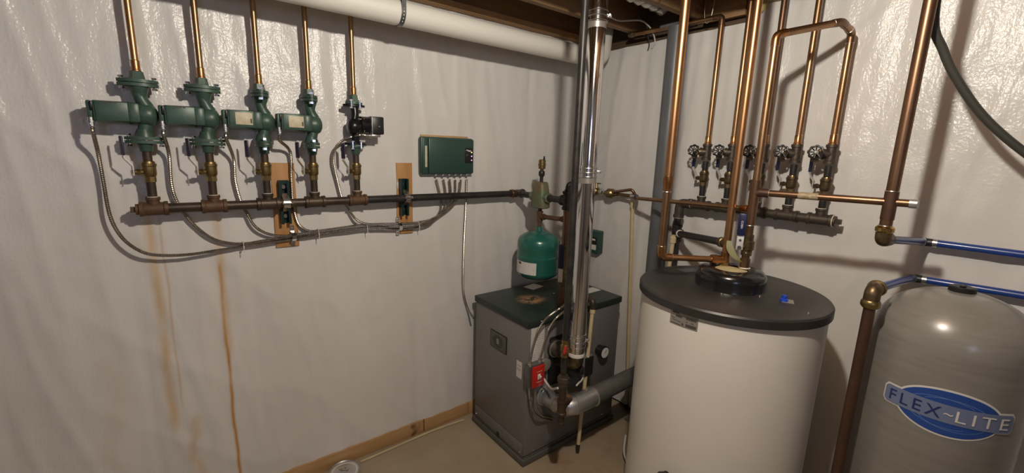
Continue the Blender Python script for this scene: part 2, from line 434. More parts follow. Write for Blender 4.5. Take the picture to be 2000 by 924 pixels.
# ------------------------------------------------------------------ left manifold
MY, MZ = -.080, 1.492
PX = [at(x, y, 1, MY).x for x, y in ((276, 215), (399.5, 215), (509.5, 215), (605, 215), (691.5, 215))]
TEEX = at(1010, 380, 1, MY).x
t = thing('supply_manifold', (PX[2], MY, MZ), 'long dark iron manifold pipe with five tees below the pumps on left wall', 'pipe manifold')
def tee_mb(c, ax, r, L, up, h, d=V((0, 0, 1))):
    ax = V(ax); c = V(c); mb = MB()
    mb.lathe(c-ax*L/2, ax, [(0, r*1.12), (.012, r*1.12), (.015, r), (L-.015, r), (L-.012, r*1.12), (L, r*1.12)], 20)
    mb.lathe(c, d, [(0, up), (h-.013, up), (h-.011, up*1.14), (h, up*1.14)], 18); return mb
tm = ['iron_rust', 'iron_rust', 'iron_brown', 'iron_brown', 'iron_rust']
tl = ['rusty brown tee', 'rusty brown tee', 'dark brown tee', 'dark brown tee', 'rusty brown tee']
for i, x in enumerate(PX):
    obj('tee', tee_mb((x, MY, MZ), (1, 0, 0), .0255, .088, .0205, .046), tm[i], t, label=tl[i])
xs = PX+[TEEX]
for i in range(5):
    a = xs[i]+.04; b = xs[i+1]-.04
    obj('pipe_segment', MB().cyl((a, MY, MZ), (b, MY, MZ), .0195, 20), 'iron_black' if i == 4 else 'iron_brown', t)
obj('plug', MB().lathe((PX[0]-.043, MY, MZ), (-1, 0, 0), [(0, .021), (.012, .021)], 16).tube([(PX[0]-.05, MY, MZ), (PX[0]-.07, MY, MZ)], .014, 4), 'iron_rust', t, 20)
# corner tee turning towards the room, with bright rings
obj('tee', tee_mb((TEEX, MY, MZ), (1, 0, 0), .0245, .10, .021, .05, V((0, -1, 0))), 'iron_brown', t)
for dx in (-.05, .05): obj('ring', MB().torus((TEEX+dx, MY, MZ), (1, 0, 0), .0245, .003), 'copper_fit', t)

# ------------------------------------------------------------------ circulator pumps
def oval(cx, cy, z, L, Wd, n=28):
    pts = []
    for k in range(n):
        a = 2*PI*k/n; c, s_ = math.cos(a), math.sin(a)
        r = 1.0
        x = L*c; y = (Wd*abs(s_)**.8*(1 if s_ > 0 else -1))*(1-.35*abs(c)**3)
        pts.append((cx+x, cy+y, z))
    return pts
def flange_set(root, zc, rot, body, comp, compdir):
    # two plates bolted together; compdir +1 when the pipe leaves upwards
    L, Wd = (.060, .033)
    def R(p): x, y, z = p; return (x, y, z) if not rot else (-y, x, z)
    for k, m in ((-1, comp if compdir < 0 else body), (1, comp if compdir > 0 else body)):
        z0 = zc+(.0012 if k > 0 else -.0122)
        obj('flange', MB().prism([R(p) for p in oval(0, 0, z0, L, Wd)], (0, 0, 1), .011), m, root)
    z0 = zc+compdir*.011
    obj('hub', MB().lathe((0, 0, z0), (0, 0, compdir), [(0, .025), (.008, .0225), (.030, .0195), (.031, .017)], 6 if compdir > 0 else 18), comp, root, 25)
    for s_ in (-1, 1):
        a = R((s_*.047, 0, 0)); big = 1.3 if rot else 1
        obj('bolt', MB().hexbolt((a[0], a[1], zc-.016), (a[0], a[1], zc+.016), .0045*big, .0085*big, .007*big), 'chrome', root, 25)
def pump(name, rot, plate):
    root = thing(name, (0, 0, 0), 'x', 'pump', 'circulator pumps on the left wall')
    mb = MB().lathe((0, 0, -.008), (1, 0, 0), [(-.020, .028), (-.012, .037), (.0, .0405), (.014, .0420), (.028, .0410), (.039, .034), (.046, .021), (.0485, .008), (.0487, 0)], 32)
    mb.tube(fillet([(-.004, 0, .088), (.0, 0, .055), (.016, 0, .02)], .03), [.021]*7+[.024], 16)
    mb.tube(fillet([(0, 0, -.083), (.006, 0, -.05), (.014, 0, -.02)], .03), [.024]+[.022]*6+[.026], 16)
    mb.lathe((.002, 0, .095), (0, 0, -1), [(0, .030), (.012, .027), (.030, .021), (.04, .0205)], 18)
    mb.lathe((0, 0, -.090), (0, 0, 1), [(0, .030), (.012, .028), (.030, .022)], 18)
    obj('volute', mb, 'pump_green', root, 50)
    obj('motor', MB().lathe((-.028, 0, -.004), (-1, 0, 0), [(0, .041), (.010, .041), (.012, .039), (.095, .038), (.105, .035), (.112, .028), (.114, 0)], 26), 'pump_green', root)
    obj('bracket', MB().box((-.020, -.008, -.004), (.036, .082, .072), .010), 'pump_green', root)
    obj('terminal_box', MB().box((-.082, -.037, -.004), (.094, .034, .070), .006), 'pump_green', root)
    obj('box_cover', MB().box((-.078, -.0555, -.004), (.088, .006, .066), .0025), 'pump_green', root)
    obj('end_cover', MB().box((-.137, -.026, -.002), (.016, .042, .064), .006), 'pump_green', root)
    obj('cover_gap', MB().box((-.1305, -.046, .012), (.007, .020, .030), .002), 'pump_black', root)
    if plate == 1: obj('nameplate', MB().box((-.071, -.0590, -.002), (.060, .0012, .048), .0004), 'cream', root, label='cream coloured rating plate')
    if plate == 1: obj('plate_mark', MB().box((-.046, -.0599, -.010), (.006, .0006, .018)), 'print', root)
    if plate == 2:
        for k, (dx, dz, l) in enumerate(((-.095, .026, .007), (-.086, .026, .006), (-.077, .026, .008), (-.066, .026, .006))):
            obj('ink_mark', MB().box((dx, -.0588, dz), (l, .0006, .006)), 'print', root)
    flange_set(root, .105, rot, 'pump_green', 'pump_green', 1); flange_set(root, -.101, rot, 'pump_green', 'pump_green', -1)
    obj('conduit_fitting', MB().lathe((-.137, -.040, -.028), (0, 0, -1), [(0, .0090), (.010, .0090), (.011, .0110), (.016, .0110), (.017, .0085), (.030, .0085)], 16), 'steel', root)
    obj('fitting_screw', MB().hexbolt((-.137, -.052, -.05), (-.137, -.049, -.05), .0025, .0035, .002), 'steel', root)
    return root
PUMPZ = 1.854
grp = 'circulator pumps on the left wall'
p1 = pump('circulator_pump', False, 2); p1.location = (PX[0], MY, PUMPZ); p1['label'] = 'dark green circulator pump with wide flanges, leftmost pump in the row'
dup(p1, (PX[1], MY, PUMPZ), 'dark green circulator pump without cream plate, second from the left end', grp)
p3 = pump('circulator_pump', True, 1); p3.location = (PX[2], MY, PUMPZ); p3['label'] = 'green circulator pump with cream plate, in the middle of the five pumps'
dup(p3, (PX[3], MY, PUMPZ), 'green circulator pump with cream plate, directly beside the black pump', grp)
# black pump, motor to the right
root = thing('circulator_pump', (0, 0, 0), 'black circulator pump with square motor head pointing right', 'pump', grp)
mb = MB().lathe((-.010, -.012, -.006), (1, 0, 0), [(-.028, 0), (-.026, .026), (-.020, .034), (-.006, .039), (.016, .0395), (.022, .035), (.04, .034)], 26)
mb.tube(fillet([(0, 0, .090), (.004, -.004, .055), (-.006, -.01, .02)], .03), .0185, 14).tube(fillet([(0, 0, -.09), (.0, -.004, -.05), (-.006, -.01, -.02)], .03), .0205, 14)
obj('volute', mb, 'pump_black', root, 50)
obj('motor', MB().lathe((.018, -.012, .004), (1, 0, 0), [(0, .036), (.004, .041), (.040, .041), (.046, .038)], 26), 'pump_black', root)
for k in range(4): obj('motor_bolt', MB().hexbolt((.012, -.012+.036*math.cos(PI/4+k*PI/2), .004+.036*math.sin(PI/4+k*PI/2)), (.03, -.012+.036*math.cos(PI/4+k*PI/2), .004+.036*math.sin(PI/4+k*PI/2)), .004, .007, .005), 'steel', root)
obj('gasket_ring', MB().box((.0655, -.018, .004), (.004, .082, .084), .004), 'galv', root)
obj('terminal_box', MB().box((.096, -.018, .004), (.058, .080, .084), .006), 'plastic_black', root)
obj('box_screw', MB().hexbolt((.10, -.0595, .0), (.10, -.058, .0), .0025, .003, .001), 'steel', root)
obj('conduit_fitting', MB().box((.088, -.035, -.044), (.045, .024, .014), .004).lathe((.068, -.038, -.046), (-1, 0, 0), [(0, .010), (.02, .010), (.022, .008), (.03, .008)], 14), 'steel', root)
for zc, cd_ in ((.098, 1), (-.093, -1)):
    for k in (-1, 1):
        z0 = zc+(.001 if k > 0 else -.0105)
        obj('flange', MB().prism([p for p in oval(0, 0, z0, .052 if k != cd_ else .040, .030)], (0, 0, 1), .0095), 'sep_green' if False else ('pump_green' if k == cd_ else 'pump_black'), root)
    obj('hub', MB().lathe((0, 0, zc+cd_*.010), (0, 0, cd_), [(0, .024), (.010, .022), (.034, .0185), (.035, .016)], 6 if cd_ > 0 else 18), 'pump_green', root, 25)
    for s_ in (-1, 1): obj('bolt', MB().hexbolt((s_*.020, -.026, zc-.014), (s_*.020, -.026, zc+.014), .004, .0075, .006), 'chrome', root, 25)
root.location = (PX[4], MY, PUMPZ)

# risers above the pumps
for i, x in enumerate(PX):
    z0 = PUMPZ+.145-(.008 if i == 4 else 0)
    t = thing('copper_riser', (x, MY, z0), ['copper riser pipe standing on the leftmost green pump', 'copper riser pipe on the second pump from the left',
        'copper riser pipe on the middle pump with cream plate', 'copper riser pipe on the fourth pump, left of the black pump', 'thin copper riser pipe on the black pump'][i], 'pipe', 'copper risers above the pumps')
    tilt = (.0, .0, .0, -.0, -.0)[i]
    obj('pipe', MB().cyl((x, MY, z0+.005), (x+tilt, MY, 2.62), .0108, 18), 'copper_bright' if i < 1 else 'copper', t)
    obj('adapter', MB().lathe((x, MY, z0-.006), (0, 0, 1), [(0, .0155), (.012, .0155), (.014, .0135), (.044, .0132), (.046, .0112)], 20), 'copper_fit', t)
    obj('solder_ring', MB().torus((x, MY, z0+.040), (0, 0, 1), .0122, .0014, 20, 6), 'solder', t)
    obj('brass_ring', MB().torus((x, MY, z0-.004), (0, 0, 1), .0152, .0018, 20, 6), 'brass_bright', t)

# ball valves between pumps and manifold
def ball_valve(name, hdir, grip, nip, zl, grp, body='brass', ls=1.0):
    # local origin on the top of the tee; zl = (lower nipple top, valve top, upper nipple top)
    root = thing(name, (0, 0, 0), 'x', 'valve', grp)
    a, b, c = zl
    obj('lower_nipple', MB().cyl((0, 0, -.008), (0, 0, a+.004), .0152, 18), nip, root)
    obj('thread_tape', MB().torus((0, 0, .0), (0, 0, 1), .0152, .0022, 20, 6), 'tape', root)
    h = b-a; mb = MB()
    mb.lathe((0, 0, a), (0, 0, 1), [(0, .0185), (.022, .0185), (.023, .016)], 8)
    mb.lathe((0, 0, a+.018), (0, 0, 1), [(0, .0165), (.006, .0205), (.012, .0225), (h-.038, .0225), (h-.034, .0245), (h-.026, .0245), (h-.025, .021), (h-.018, .020)], 22)
    mb.lathe((0, 0, b-.02), (0, 0, 1), [(0, .0195), (.020, .0195), (.0205, .016)], 8)
    obj('valve_body', mb, body, root, 25)
    zc = a+h*.5; hd = V(hdir).normalized(); sd = V((0, 0, 1)).cross(hd)
    obj('stem', MB().cyl(V((0, 0, zc)), V((0, 0, zc))+hd*.047, .0085, 12).tube([V((0, 0, zc))+hd*.03, V((0, 0, zc))+hd*.040], .0115, 6), body, root, 25)
    o = V((0, 0, zc))+hd*.050; path = [o+V((0, 0, -.013)), o+V((0, 0, .022)), o+hd*.022*ls+V((0, 0, .052)), o+hd*.022*ls+V((0, 0, .062))]
    gp = [path[-1], path[-1]+V((0, 0, .068*ls))]
    def strip(path, w, th):
        mb = MB()
        for i in range(len(path)):
            p = path[i]; tn = (path[min(i+1, len(path)-1)]-path[max(i-1, 0)]).normalized(); nn = sd.cross(tn).normalized()*th
            mb.v += [tuple(p-sd*w-nn), tuple(p+sd*w-nn), tuple(p+sd*w+nn), tuple(p-sd*w+nn)]
        for i in range(len(path)-1):
            for j in range(4): mb.f.append((i*4+j, i*4+(j+1) % 4, i*4+4+(j+1) % 4, i*4+4+j))
        mb.f += [(0, 1, 2, 3), tuple(len(path)*4-4+j for j in range(4))]; return mb
    lv = obj('lever', strip(path, .009, .0014), 'steel_white', root, 30)
    g = MB().box((0, 0, 0), (.026, .0062, .070*ls), .0028); R = Matrix((sd, hd, V((0, 0, 1)))).transposed()
    g.v = [tuple(R @ V(v)+(gp[0]+gp[1])/2) for v in g.v]
    obj('grip', g, grip, lv)
    obj('handle_nut', MB().tube([o+V((0, 0, 0)), o+hd*.006], .0065, 6), 'steel', lv, 25)
    obj('upper_nipple', MB().cyl((0, 0, b-.004), (0, 0, c), .0148, 18), nip, root)
    obj('brass_ring', MB().torus((0, 0, b), (0, 0, 1), .0165, .002, 20, 6), 'brass_bright', root)
    return root
g5 = 'ball valves below the pumps'
zt = MZ+.046
bv = ball_valve('ball_valve', (-1, -.38, 0), 'purple_grip', 'iron_brown', (.058, .136, PUMPZ-.135-zt), g5)
lab = ['brass ball valve with raised lever under the leftmost green pump', 'brass ball valve with raised lever under the second pump from the left', 'brass ball valve beside the left wooden board, under the middle pump',
       'brass ball valve right of the left wooden board, under the fourth pump', 'brass ball valve with raised lever under the black pump']
bv.location = (PX[0], MY, zt); bv['label'] = lab[0]
for i in range(1, 5): dup(bv, (PX[i], MY, zt), lab[i], g5)

# ------------------------------------------------------------------ boards, struts, straps
def board(name, px0, px1, py0, py1, label):
    a = at(px0, (py0+py1)/2, 1, 0); b = at(px1, (py0+py1)/2, 1, 0); z1 = at((px0+px1)/2, py0, 1, 0).z; z0 = at((px0+px1)/2, py1, 1, 0).z
    o = obj(name, MB().box(((a.x+b.x)/2, -.004, (z0+z1)/2), (b.x-a.x, .030, z1-z0), .002), 'wood_v'); tag(o, label, 'board', 'wooden backing boards'); return (a.x+b.x)/2, z0, z1
bx1, bz0, bz1 = board('backing_board', 532, 578, 318, 481, 'upright wooden board with knots behind the manifold, between third and fourth valve')
bx2, cz0, cz1 = board('backing_board', 772, 803, 318, 455, 'upright wooden board behind the plain black pipe left of the control box')
def strut(px, label):
    x = at(px, 395, 1, -.04).x; t = thing('strut_bracket', (x, -.02, MZ), label, 'bracket', 'strut brackets holding the manifold')
    z0, z1 = MZ-.10, MZ+.10; mb = MB()
    for dx in (-.0195, .0195): mb.box((x+dx, -.040, MZ), (.0025, .041, z1-z0))
    mb.box((x, -.0205, MZ), (.041, .0025, z1-z0))
    for dx in (-.016, .016): mb.box((x+dx, -.0595, MZ), (.009, .0025, z1-z0)).box((x+dx*.72, -.055, MZ), (.0022, .010, z1-z0))
    obj('channel', mb, 'strut_green', t, 0)
    for dz in (-.065, .070): obj('bolt', MB().hexbolt((x, -.030, MZ+dz), (x, -.0225, MZ+dz), .006, .010, .006), 'chrome', t, 25)
    mb = MB(); W = .014; r = .0215
    pts = [V((x, -.052, MZ+.040)), V((x, -.062, MZ+.034))]+[V((x, MY-math.sin(a)*r, MZ+math.cos(a)*r)) for a in [k*PI/12 for k in range(13)]]+[V((x, -.062, MZ-.034)), V((x, -.052, MZ-.040))]
    for p in pts:
        nn = V((0, p.y-MY, p.z-MZ)).normalized()*.0022
        mb.v += [tuple(p-V((W, 0, 0))), tuple(p+V((W, 0, 0))), tuple(p+V((W, 0, 0))+nn), tuple(p-V((W, 0, 0))+nn)]
    for i in range(len(pts)-1):
        for j in range(4): mb.f.append((i*4+j, i*4+(j+1) % 4, i*4+4+(j+1) % 4, i*4+4+j))
    mb.f += [(0, 1, 2, 3), tuple(len(pts)*4-4+j for j in range(4))]
    obj('pipe_clamp', mb, 'steel', t, 35)
    obj('clamp_bolt', MB().hexbolt((x-.016, -.108, MZ+.004), (x+.016, -.108, MZ+.004), .004, .007, .005).box((x, -.105, MZ), (.026, .010, .016), .002), 'chrome', t, 25)
strut(556, 'dark green strut bracket with chrome clamp on the left wooden board'); strut(789, 'dark green strut bracket clamping the plain pipe on the right wooden board')

# ------------------------------------------------------------------ zone control box
BY = -.065
c0 = at(824, 265, 1, BY); c1 = at(926, 339, 1, BY); bw = c1.x-c0.x; z1 = (c0.z+at(925, 272, 1, BY).z)/2; z0 = (c1.z+at(824, 343, 1, BY).z)/2; bc = (c0.x+c1.x)/2; bz = (z0+z1)/2; bh = z1-z0
tag(obj('backing_board', MB().box((bc, -.006, bz+.005), (bw-.03, .022, bh+.012), .002), 'wood_x'), 'wooden board peeking out around the green control box', 'board', 'wooden backing boards')
t = thing('zone_controller', (bc, -.02, z0), 'dark green zone control box with lit indicator panel on left wall', 'control box')
obj('enclosure', MB().box((bc, -.036, bz), (bw, .036, bh), .010), 'panel_green', t)
obj('cover', MB().box((bc+.018, -.058, bz), (bw-.045, .018, bh-.012), .007), 'panel_green', t)
obj('side_cover', MB().box((bc-bw/2+.024, -.055, bz), (.034, .012, bh-.012), .005), 'panel_green', t)
obj('slot_sticker', MB().box((bc-bw/2+.026, -.0615, bz-.004), (.013, .0012, bh*.56), .0004), 'cream', t)
dp = obj('display_panel', MB().box((bc+bw/2-.040, -.0672, bz+.006), (.052, .0012, bh*.43), .0004), 'plastic_black', t)
for k, (dx, dz, l, hgt) in enumerate(((-.012, .030, .014, .005), (.004, .026, .020, .007), (-.012, .005, .012, .004), (-.012, -.001, .010, .003))):
    obj('panel_print', MB().prism([(bc+bw/2-.040+dx-l/2, -.0678, bz+.006+dz-hgt/2), (bc+bw/2-.040+dx+l/2, -.0678, bz+.006+dz-hgt/2), (bc+bw/2-.040+dx+l/2+.002, -.0678, bz+.006+dz+hgt/2), (bc+bw/2-.040+dx-l/2+.002, -.0678, bz+.006+dz+hgt/2)], (0, -1, 0), .0004), 'paper' if k < 2 else 'switch_grey', dp)
for k, (dz, m) in enumerate(((.018, 'led_yellow'), (-.004, 'led_pink'), (-.027, 'led_pink'))):
    obj('indicator_light', MB().lathe((bc+bw/2-.021, -.0678, bz+.006+dz), (0, -1, 0), [(0, .0032), (.0012, .0030), (.002, .0015)], 10), m, dp)
for k in range(6):
    x = at((851, 865, 877, 889, 900, 911.5)[k], 341, 1, -.04).x
    obj('conduit_connector', MB().lathe((x, -.040, z0+.004), (0, 0, -1), [(0, .0095), (.006, .0095), (.007, .008), (.012, .008)], 12), 'galv', t)

# ------------------------------------------------------------------ armoured conduits
def flex(name, pts, r, label, cat='conduit', group=None, pitch=.0078, m='conduit'):
    q = catmull(pts, pitch/2); rad = [r if i % 2 else r*.78 for i in range(len(q))]
    return tag(obj(name, MB().tube(q, rad, 10), m, None, 18), label, cat, group)
def wp(lst, y):
    out = []
    for e in lst: out.append(at(e[0], e[1], 1, -(e[2] if len(e) > 2 else y)))
    return out
gc = 'armoured cables from the pumps to the control box'
def pumpstart(i): return [(PX[i]-.137, MY-.040, PUMPZ-.062), (PX[i]-.137, MY-.034, PUMPZ-.085)]
c1p = pumpstart(0)+wp([(192, 301, .06), (202, 356, .05), (213, 415, .060), (228, 450, .062), (251, 476, .062), (283, 494, .060), (319, 499, .056), (371, 497, .048), (426, 489, .040), (475, 481.5), (517, 475.5), (571, 467.5, .030), (621, 459.5), (712, 449), (774, 448.5, .030), (801, 446.5), (832, 442), (849, 428), (861, 406), (859, 380), (852, 350)], .032)
c2p = pumpstart(1)+wp([(330, 301, .05), (335, 360, .04), (346, 395, .036), (363, 421, .034), (384, 444), (413, 465), (442, 474), (475, 476), (517, 470), (571, 461.5, .030), (621, 455), (712, 445), (774, 444.5, .030), (803, 442.5), (836, 437), (856, 422), (869, 402), (870, 378), (866, 350)], .030)
c3p = pumpstart(2)+wp([(456, 309, .05), (459, 351, .04), (469, 390, .034), (482, 417, .034), (498, 442), (521, 456), (550, 461), (572, 459, .044), (621, 452.5), (712, 441.5), (774, 440.5, .044), (806, 439.5), (842, 432), (864, 416), (878, 396), (880, 374), (878, 350)], .040)
c4p = pumpstart(3)+wp([(566, 296, .05), (568.5, 344, .034), (571, 390, .030), (576, 419, .030), (584, 439), (600, 450), (625, 450.5), (712, 439), (774, 437, .034), (808, 435.5), (848, 427), (872, 411), (886, 392), (889, 372), (889, 350)], .030)
pe = V((PX[4]+.045, MY-.038, PUMPZ-.046))
c5p = [pe, pe+V((-.03, 0, .002))]+wp([(686, 268, .085), (667, 276, .075), (654, 292, .06), (651, 315, .05), (659, 354, .038), (668, 387, .034), (680, 408, .034), (696, 429), (716, 437.5), (745, 439), (774, 443, .056), (812, 441), (853, 423), (878, 406), (893, 388), (898, 370), (900, 350)], .050)
lb = ['armoured cable making the widest loop, from the leftmost green pump', 'armoured cable hanging from the second pump from the left', 'armoured cable hanging from the middle pump to the bundle',
      'armoured cable from the fourth pump running down beside the left wooden board', 'armoured cable arching left out of the black pump']
for i, c in enumerate((c1p, c2p, c3p, c4p, c5p)): flex('armored_cable', c, .0072, lb[i], 'cable', gc)
flex('armored_cable', wp([(911.5, 350), (910, 400, .036), (906.5, 470), (904.5, 540), (906, 575), (914, 604), (925, 622, .10)], .034), .0070, 'armoured cable dropping straight from the control box to the boiler', 'cable', gc)
def zip_tie(px, py, label, y=-.036, dz=.020):
    p = at(px, py, 1, y); mb = MB()
    pts = [p+V((0, math.cos(a)*.022, math.sin(a)*dz)) for a in [k*2*PI/20 for k in range(20)]]
    mb.tube(pts, .0017, 6, closed=True); mb.box(p+V((0, -.023, -.004)), (.006, .005, .006), .001).box(p+V((0, -.024, -.016)), (.003, .0015, .022))
    tag(obj('cable_tie', mb, 'zip'), label, 'cable tie', 'cable ties on the cable bundle')
zip_tie(475, 479, 'white cable tie where the two leftmost cables meet', dz=.016); zip_tie(621, 455, 'white cable tie on the bundle right of the left wooden board')
zip_tie(715, 444, 'white cable tie where the looping black pump cable joins the bundle'); zip_tie(816, 440, 'white cable tie on the bundle right of the right wooden board')
def cable_strap(px, py, label):
    p = at(px, py, 1, -.03); mb = MB(); W = .009
    pr = [(.050, -.0195), (.024, -.0195), (.020, -.052), (.008, -.066), (-.008, -.066), (-.020, -.052), (-.024, -.0195), (-.050, -.0195)]
    for (z, y) in pr:
        mb.v += [(p.x-W, y, p.z+z), (p.x+W, y, p.z+z), (p.x+W, y-.0018, p.z+z), (p.x-W, y-.0018, p.z+z)]
    for i in range(len(pr)-1):
        for j in range(4): mb.f.append((i*4+j, i*4+(j+1) % 4, i*4+4+(j+1) % 4, i*4+4+j))
    mb.f += [(0, 1, 2, 3), tuple(28+j for j in range(4))]
    t = thing('cable_strap', (p.x, -.02, p.z), label, 'strap', 'metal straps over the cable bundle'); obj('strap_plate', mb, 'chrome', t, 30)
    for z in (.038, -.038): obj('screw', MB().hexbolt((p.x, -.0225, p.z+z), (p.x, -.0215, p.z+z), .003, .0045, .002), 'steel', t)
cable_strap(572, 461, 'shiny strap holding cables to the left wooden board'); cable_strap(778, 442, 'shiny strap holding cables to the right wooden board')

# ------------------------------------------------------------------ air separator, expansion tank
SX = TEEX
def sy(px, py): return at(px, py, 0, SX).y
ys = sy(1056, 385); ye = sy(1108, 395)
t = thing('air_separator', (SX, ys, 1.42), 'tapered green cast iron air separator standing above the teal tank', 'air separator')
mb = MB()
for k in range(2): pass
def taper(o, secs):
    mb = MB(); n = 20
    for (z, a, b) in secs:
        for j in range(n):
            q = 2*PI*j/n; c, s_ = math.cos(q), math.sin(q); e = .62
            mb.v.append((o[0]+b*math.copysign(abs(c)**e, c), o[1]+a*math.copysign(abs(s_)**e, s_), o[2]+z))
    for i in range(len(secs)-1):
        for j in range(n): mb.f.append((i*n+j, i*n+(j+1) % n, (i+1)*n+(j+1) % n, (i+1)*n+j))
    mb.f += [tuple(range(n))[::-1], tuple((len(secs)-1)*n+j for j in range(n))]; return mb
obj('body', taper((SX, ys, 1.50), [(-.075, .050, .030), (-.070, .060, .040), (-.02, .058, .042), (.03, .050, .038), (.075, .040, .034), (.082, .034, .028)]), 'sep_green', t, 50)
for s_ in (-1, 1): obj('hub', MB().lathe((SX, ys+s_*.045, MZ), (0, s_, 0), [(0, .032), (.030, .032), (.032, .029)], 8), 'sep_green', t, 25)
vt = thing('air_vent', (SX, ys, 1.58), 'small brass automatic air vent on top of the green separator', 'air vent')
obj('nipple', MB().cyl((SX, ys, 1.575), (SX, ys, 1.625), .011, 14), 'iron_black', vt)
obj('coupling', MB().lathe((SX, ys, 1.615), (0, 0, 1), [(0, .016), (.010, .019), (.026, .019), (.034, .014)], 14), 'iron_black', vt)
obj('vent_body', MB().lathe((SX, ys, 1.648), (0, 0, 1), [(0, .010), (.010, .012), (.012, .021), (.03, .022), (.032, .024), (.040, .024), (.042, .021), (.062, .021), (.066, .017)], 20), 'brass', vt)
obj('cap', MB().lathe((SX+.004, ys-.012, 1.712), (0, 0, 1), [(0, .006), (.012, .006), (.014, .004), (.022, .004)], 10), 'plastic_black', vt)
# pipe stub from the tee to the separator and on
nt_ = thing('separator_pipe', (SX, (MY+ye)/2, MZ), 'short black iron pipe running through the green separator towards the room', 'pipe')
obj('inlet', MB().cyl((SX, MY-.045, MZ), (SX, ys+.07, MZ), .0195, 18), 'iron_black', nt_)
obj('outlet', MB().cyl((SX, ys-.07, MZ), (SX, ye, MZ), .0195, 18), 'iron_black', nt_)
# riser from boiler to separator: black iron tee + nipple + ball valve with blue handle
rz = thing('boiler_riser', (SX, ye, .875), 'dark iron and brass supply riser from boiler top behind the shiny flue pipe', 'pipe')
obj('cross_tee', MB().lathe((SX, ye, MZ-.05), (0, 0, 1), [(0, .030), (.014, .030), (.016, .026), (.088, .026), (.09, .030), (.104, .030)], 20).lathe((SX, ye+.002, MZ), (0, 1, 0), [(0, .026), (.03, .026), (.031, .030), (.045, .030)], 18), 'iron_black', rz)
obj('upper_elbow', MB().tube(fillet([(SX, ye, MZ+.05), (SX, ye, MZ+.095), (SX+.045, ye-.01, MZ+.095)], .03), .0145, 16).lathe((SX, ye, MZ+.05), (0, 0, 1), [(0, .019), (.014, .019)], 14), 'iron_black', rz)
obj('elbow_ring', MB().torus((SX+.040, ye-.009, MZ+.095), (1, -.2, 0), .018, .003, 18, 6), 'steel', rz)
obj('riser_pipe', MB().cyl((SX, ye, .85), (SX, ye, MZ-.04), .0195, 18), 'copper_old', rz)
obj('valve_body', MB().lathe((SX, ye, 1.00), (0, 0, 1), [(0, .028), (.03, .028), (.035, .033), (.085, .033), (.09, .028), (.12, .028)], 10).lathe((SX, ye, 1.17), (0, 0, 1), [(0, .027), (.07, .027)], 8), 'brass_dark', rz, 25)
hd = V((-.9, -.45, 0)).normalized()
lv = obj('lever', MB().box(V((SX, ye, 1.075))+hd*.052, (.003, .026, .09), .001, Matrix.Rotation(math.atan2(hd.y, hd.x), 3, 'Z')), 'steel_white', rz)
obj('grip', MB().box(V((SX, ye, 1.18))+hd*.055, (.012, .034, .14), .005, Matrix.Rotation(math.atan2(hd.y, hd.x), 3, 'Z')), 'blue_grip', lv)
# expansion tank line
ex = thing('tank_connection', (SX, ys, 1.38), 'brown iron tee joining the teal tank to the separator', 'pipe fitting')
obj('nipple', MB().cyl((SX, ys, 1.30), (SX, ys, 1.435), .0125, 14), 'iron_rust', ex)
obj('tee', MB().lathe((SX, ys, 1.345), (0, 0, 1), [(0, .020), (.010, .020), (.012, .017), (.048, .017), (.05, .020), (.06, .020)], 16).lathe((SX, ys, 1.375), (0, -1, 0), [(0, .016), (.030, .016), (.031, .019), (.04, .019)], 14), 'iron_rust', ex)
obj('branch', MB().tube(fillet([(SX, ys-.03, 1.375), (SX, ye-.0, 1.385), (SX, ye, 1.43)], .02), .0135, 14).lathe((SX, ye+.03, 1.384), (0, -1, 0), [(0, .019), (.04, .019)], 14), 'iron_rust', ex)
et = thing('expansion_tank', (SX, ys, .98), 'glossy teal green expansion tank hanging over the boiler top', 'tank')
ETR = .130; e0 = .985
prof = [(0, .02), (.004, .06), (.014, .098), (.032, .122), (.052, ETR), (.135, ETR), (.139, ETR+.002), (.150, ETR+.002), (.153, ETR-.0015), (.196, ETR-.0015), (.200, ETR+.001), (.235, ETR), (.258, .121), (.276, .100), (.290, .070), (.299, .035), (.302, .02)]
obj('shell', MB().lathe((SX, ys, e0), (0, 0, 1), prof, 48), 'tank_green', et)
obj('neck', MB().lathe((SX, ys, e0+.296), (0, 0, 1), [(0, .024), (.014, .020), (.03, .018)], 16), 'tank_green', et)
def wrap_patch(c, R, a0, a1, z0, z1, n=14, th=.0008):
    mb = MB()
    for i in range(n+1):
        a = a0+(a1-a0)*i/n; d = V((math.cos(a), math.sin(a), 0))
        for (rr, z) in ((R, z0), (R+th, z0), (R+th, z1), (R, z1)): mb.v.append(tuple(V((c[0], c[1], z))+d*rr))
    for i in range(n):
        for j in range(4): mb.f.append((i*4+j, i*4+(j+1) % 4, i*4+4+(j+1) % 4, i*4+4+j))
    mb.f += [(0, 1, 2, 3), tuple(n*4+j for j in range(4))]; return mb
def face_angle(c): return math.atan2(CAM.y-c[1], CAM.x-c[0])
fa = face_angle((SX, ys))
lbl = obj('label', wrap_patch((SX, ys), ETR+.001, fa-1.34, fa-.06, e0+.050, e0+.125), 'paper_fine', et, label='white rating label with fine print')
obj('label_logo', wrap_patch((SX, ys), ETR+.0019, fa-1.05, fa-.86, e0+.108, e0+.120, 6), 'print', lbl)

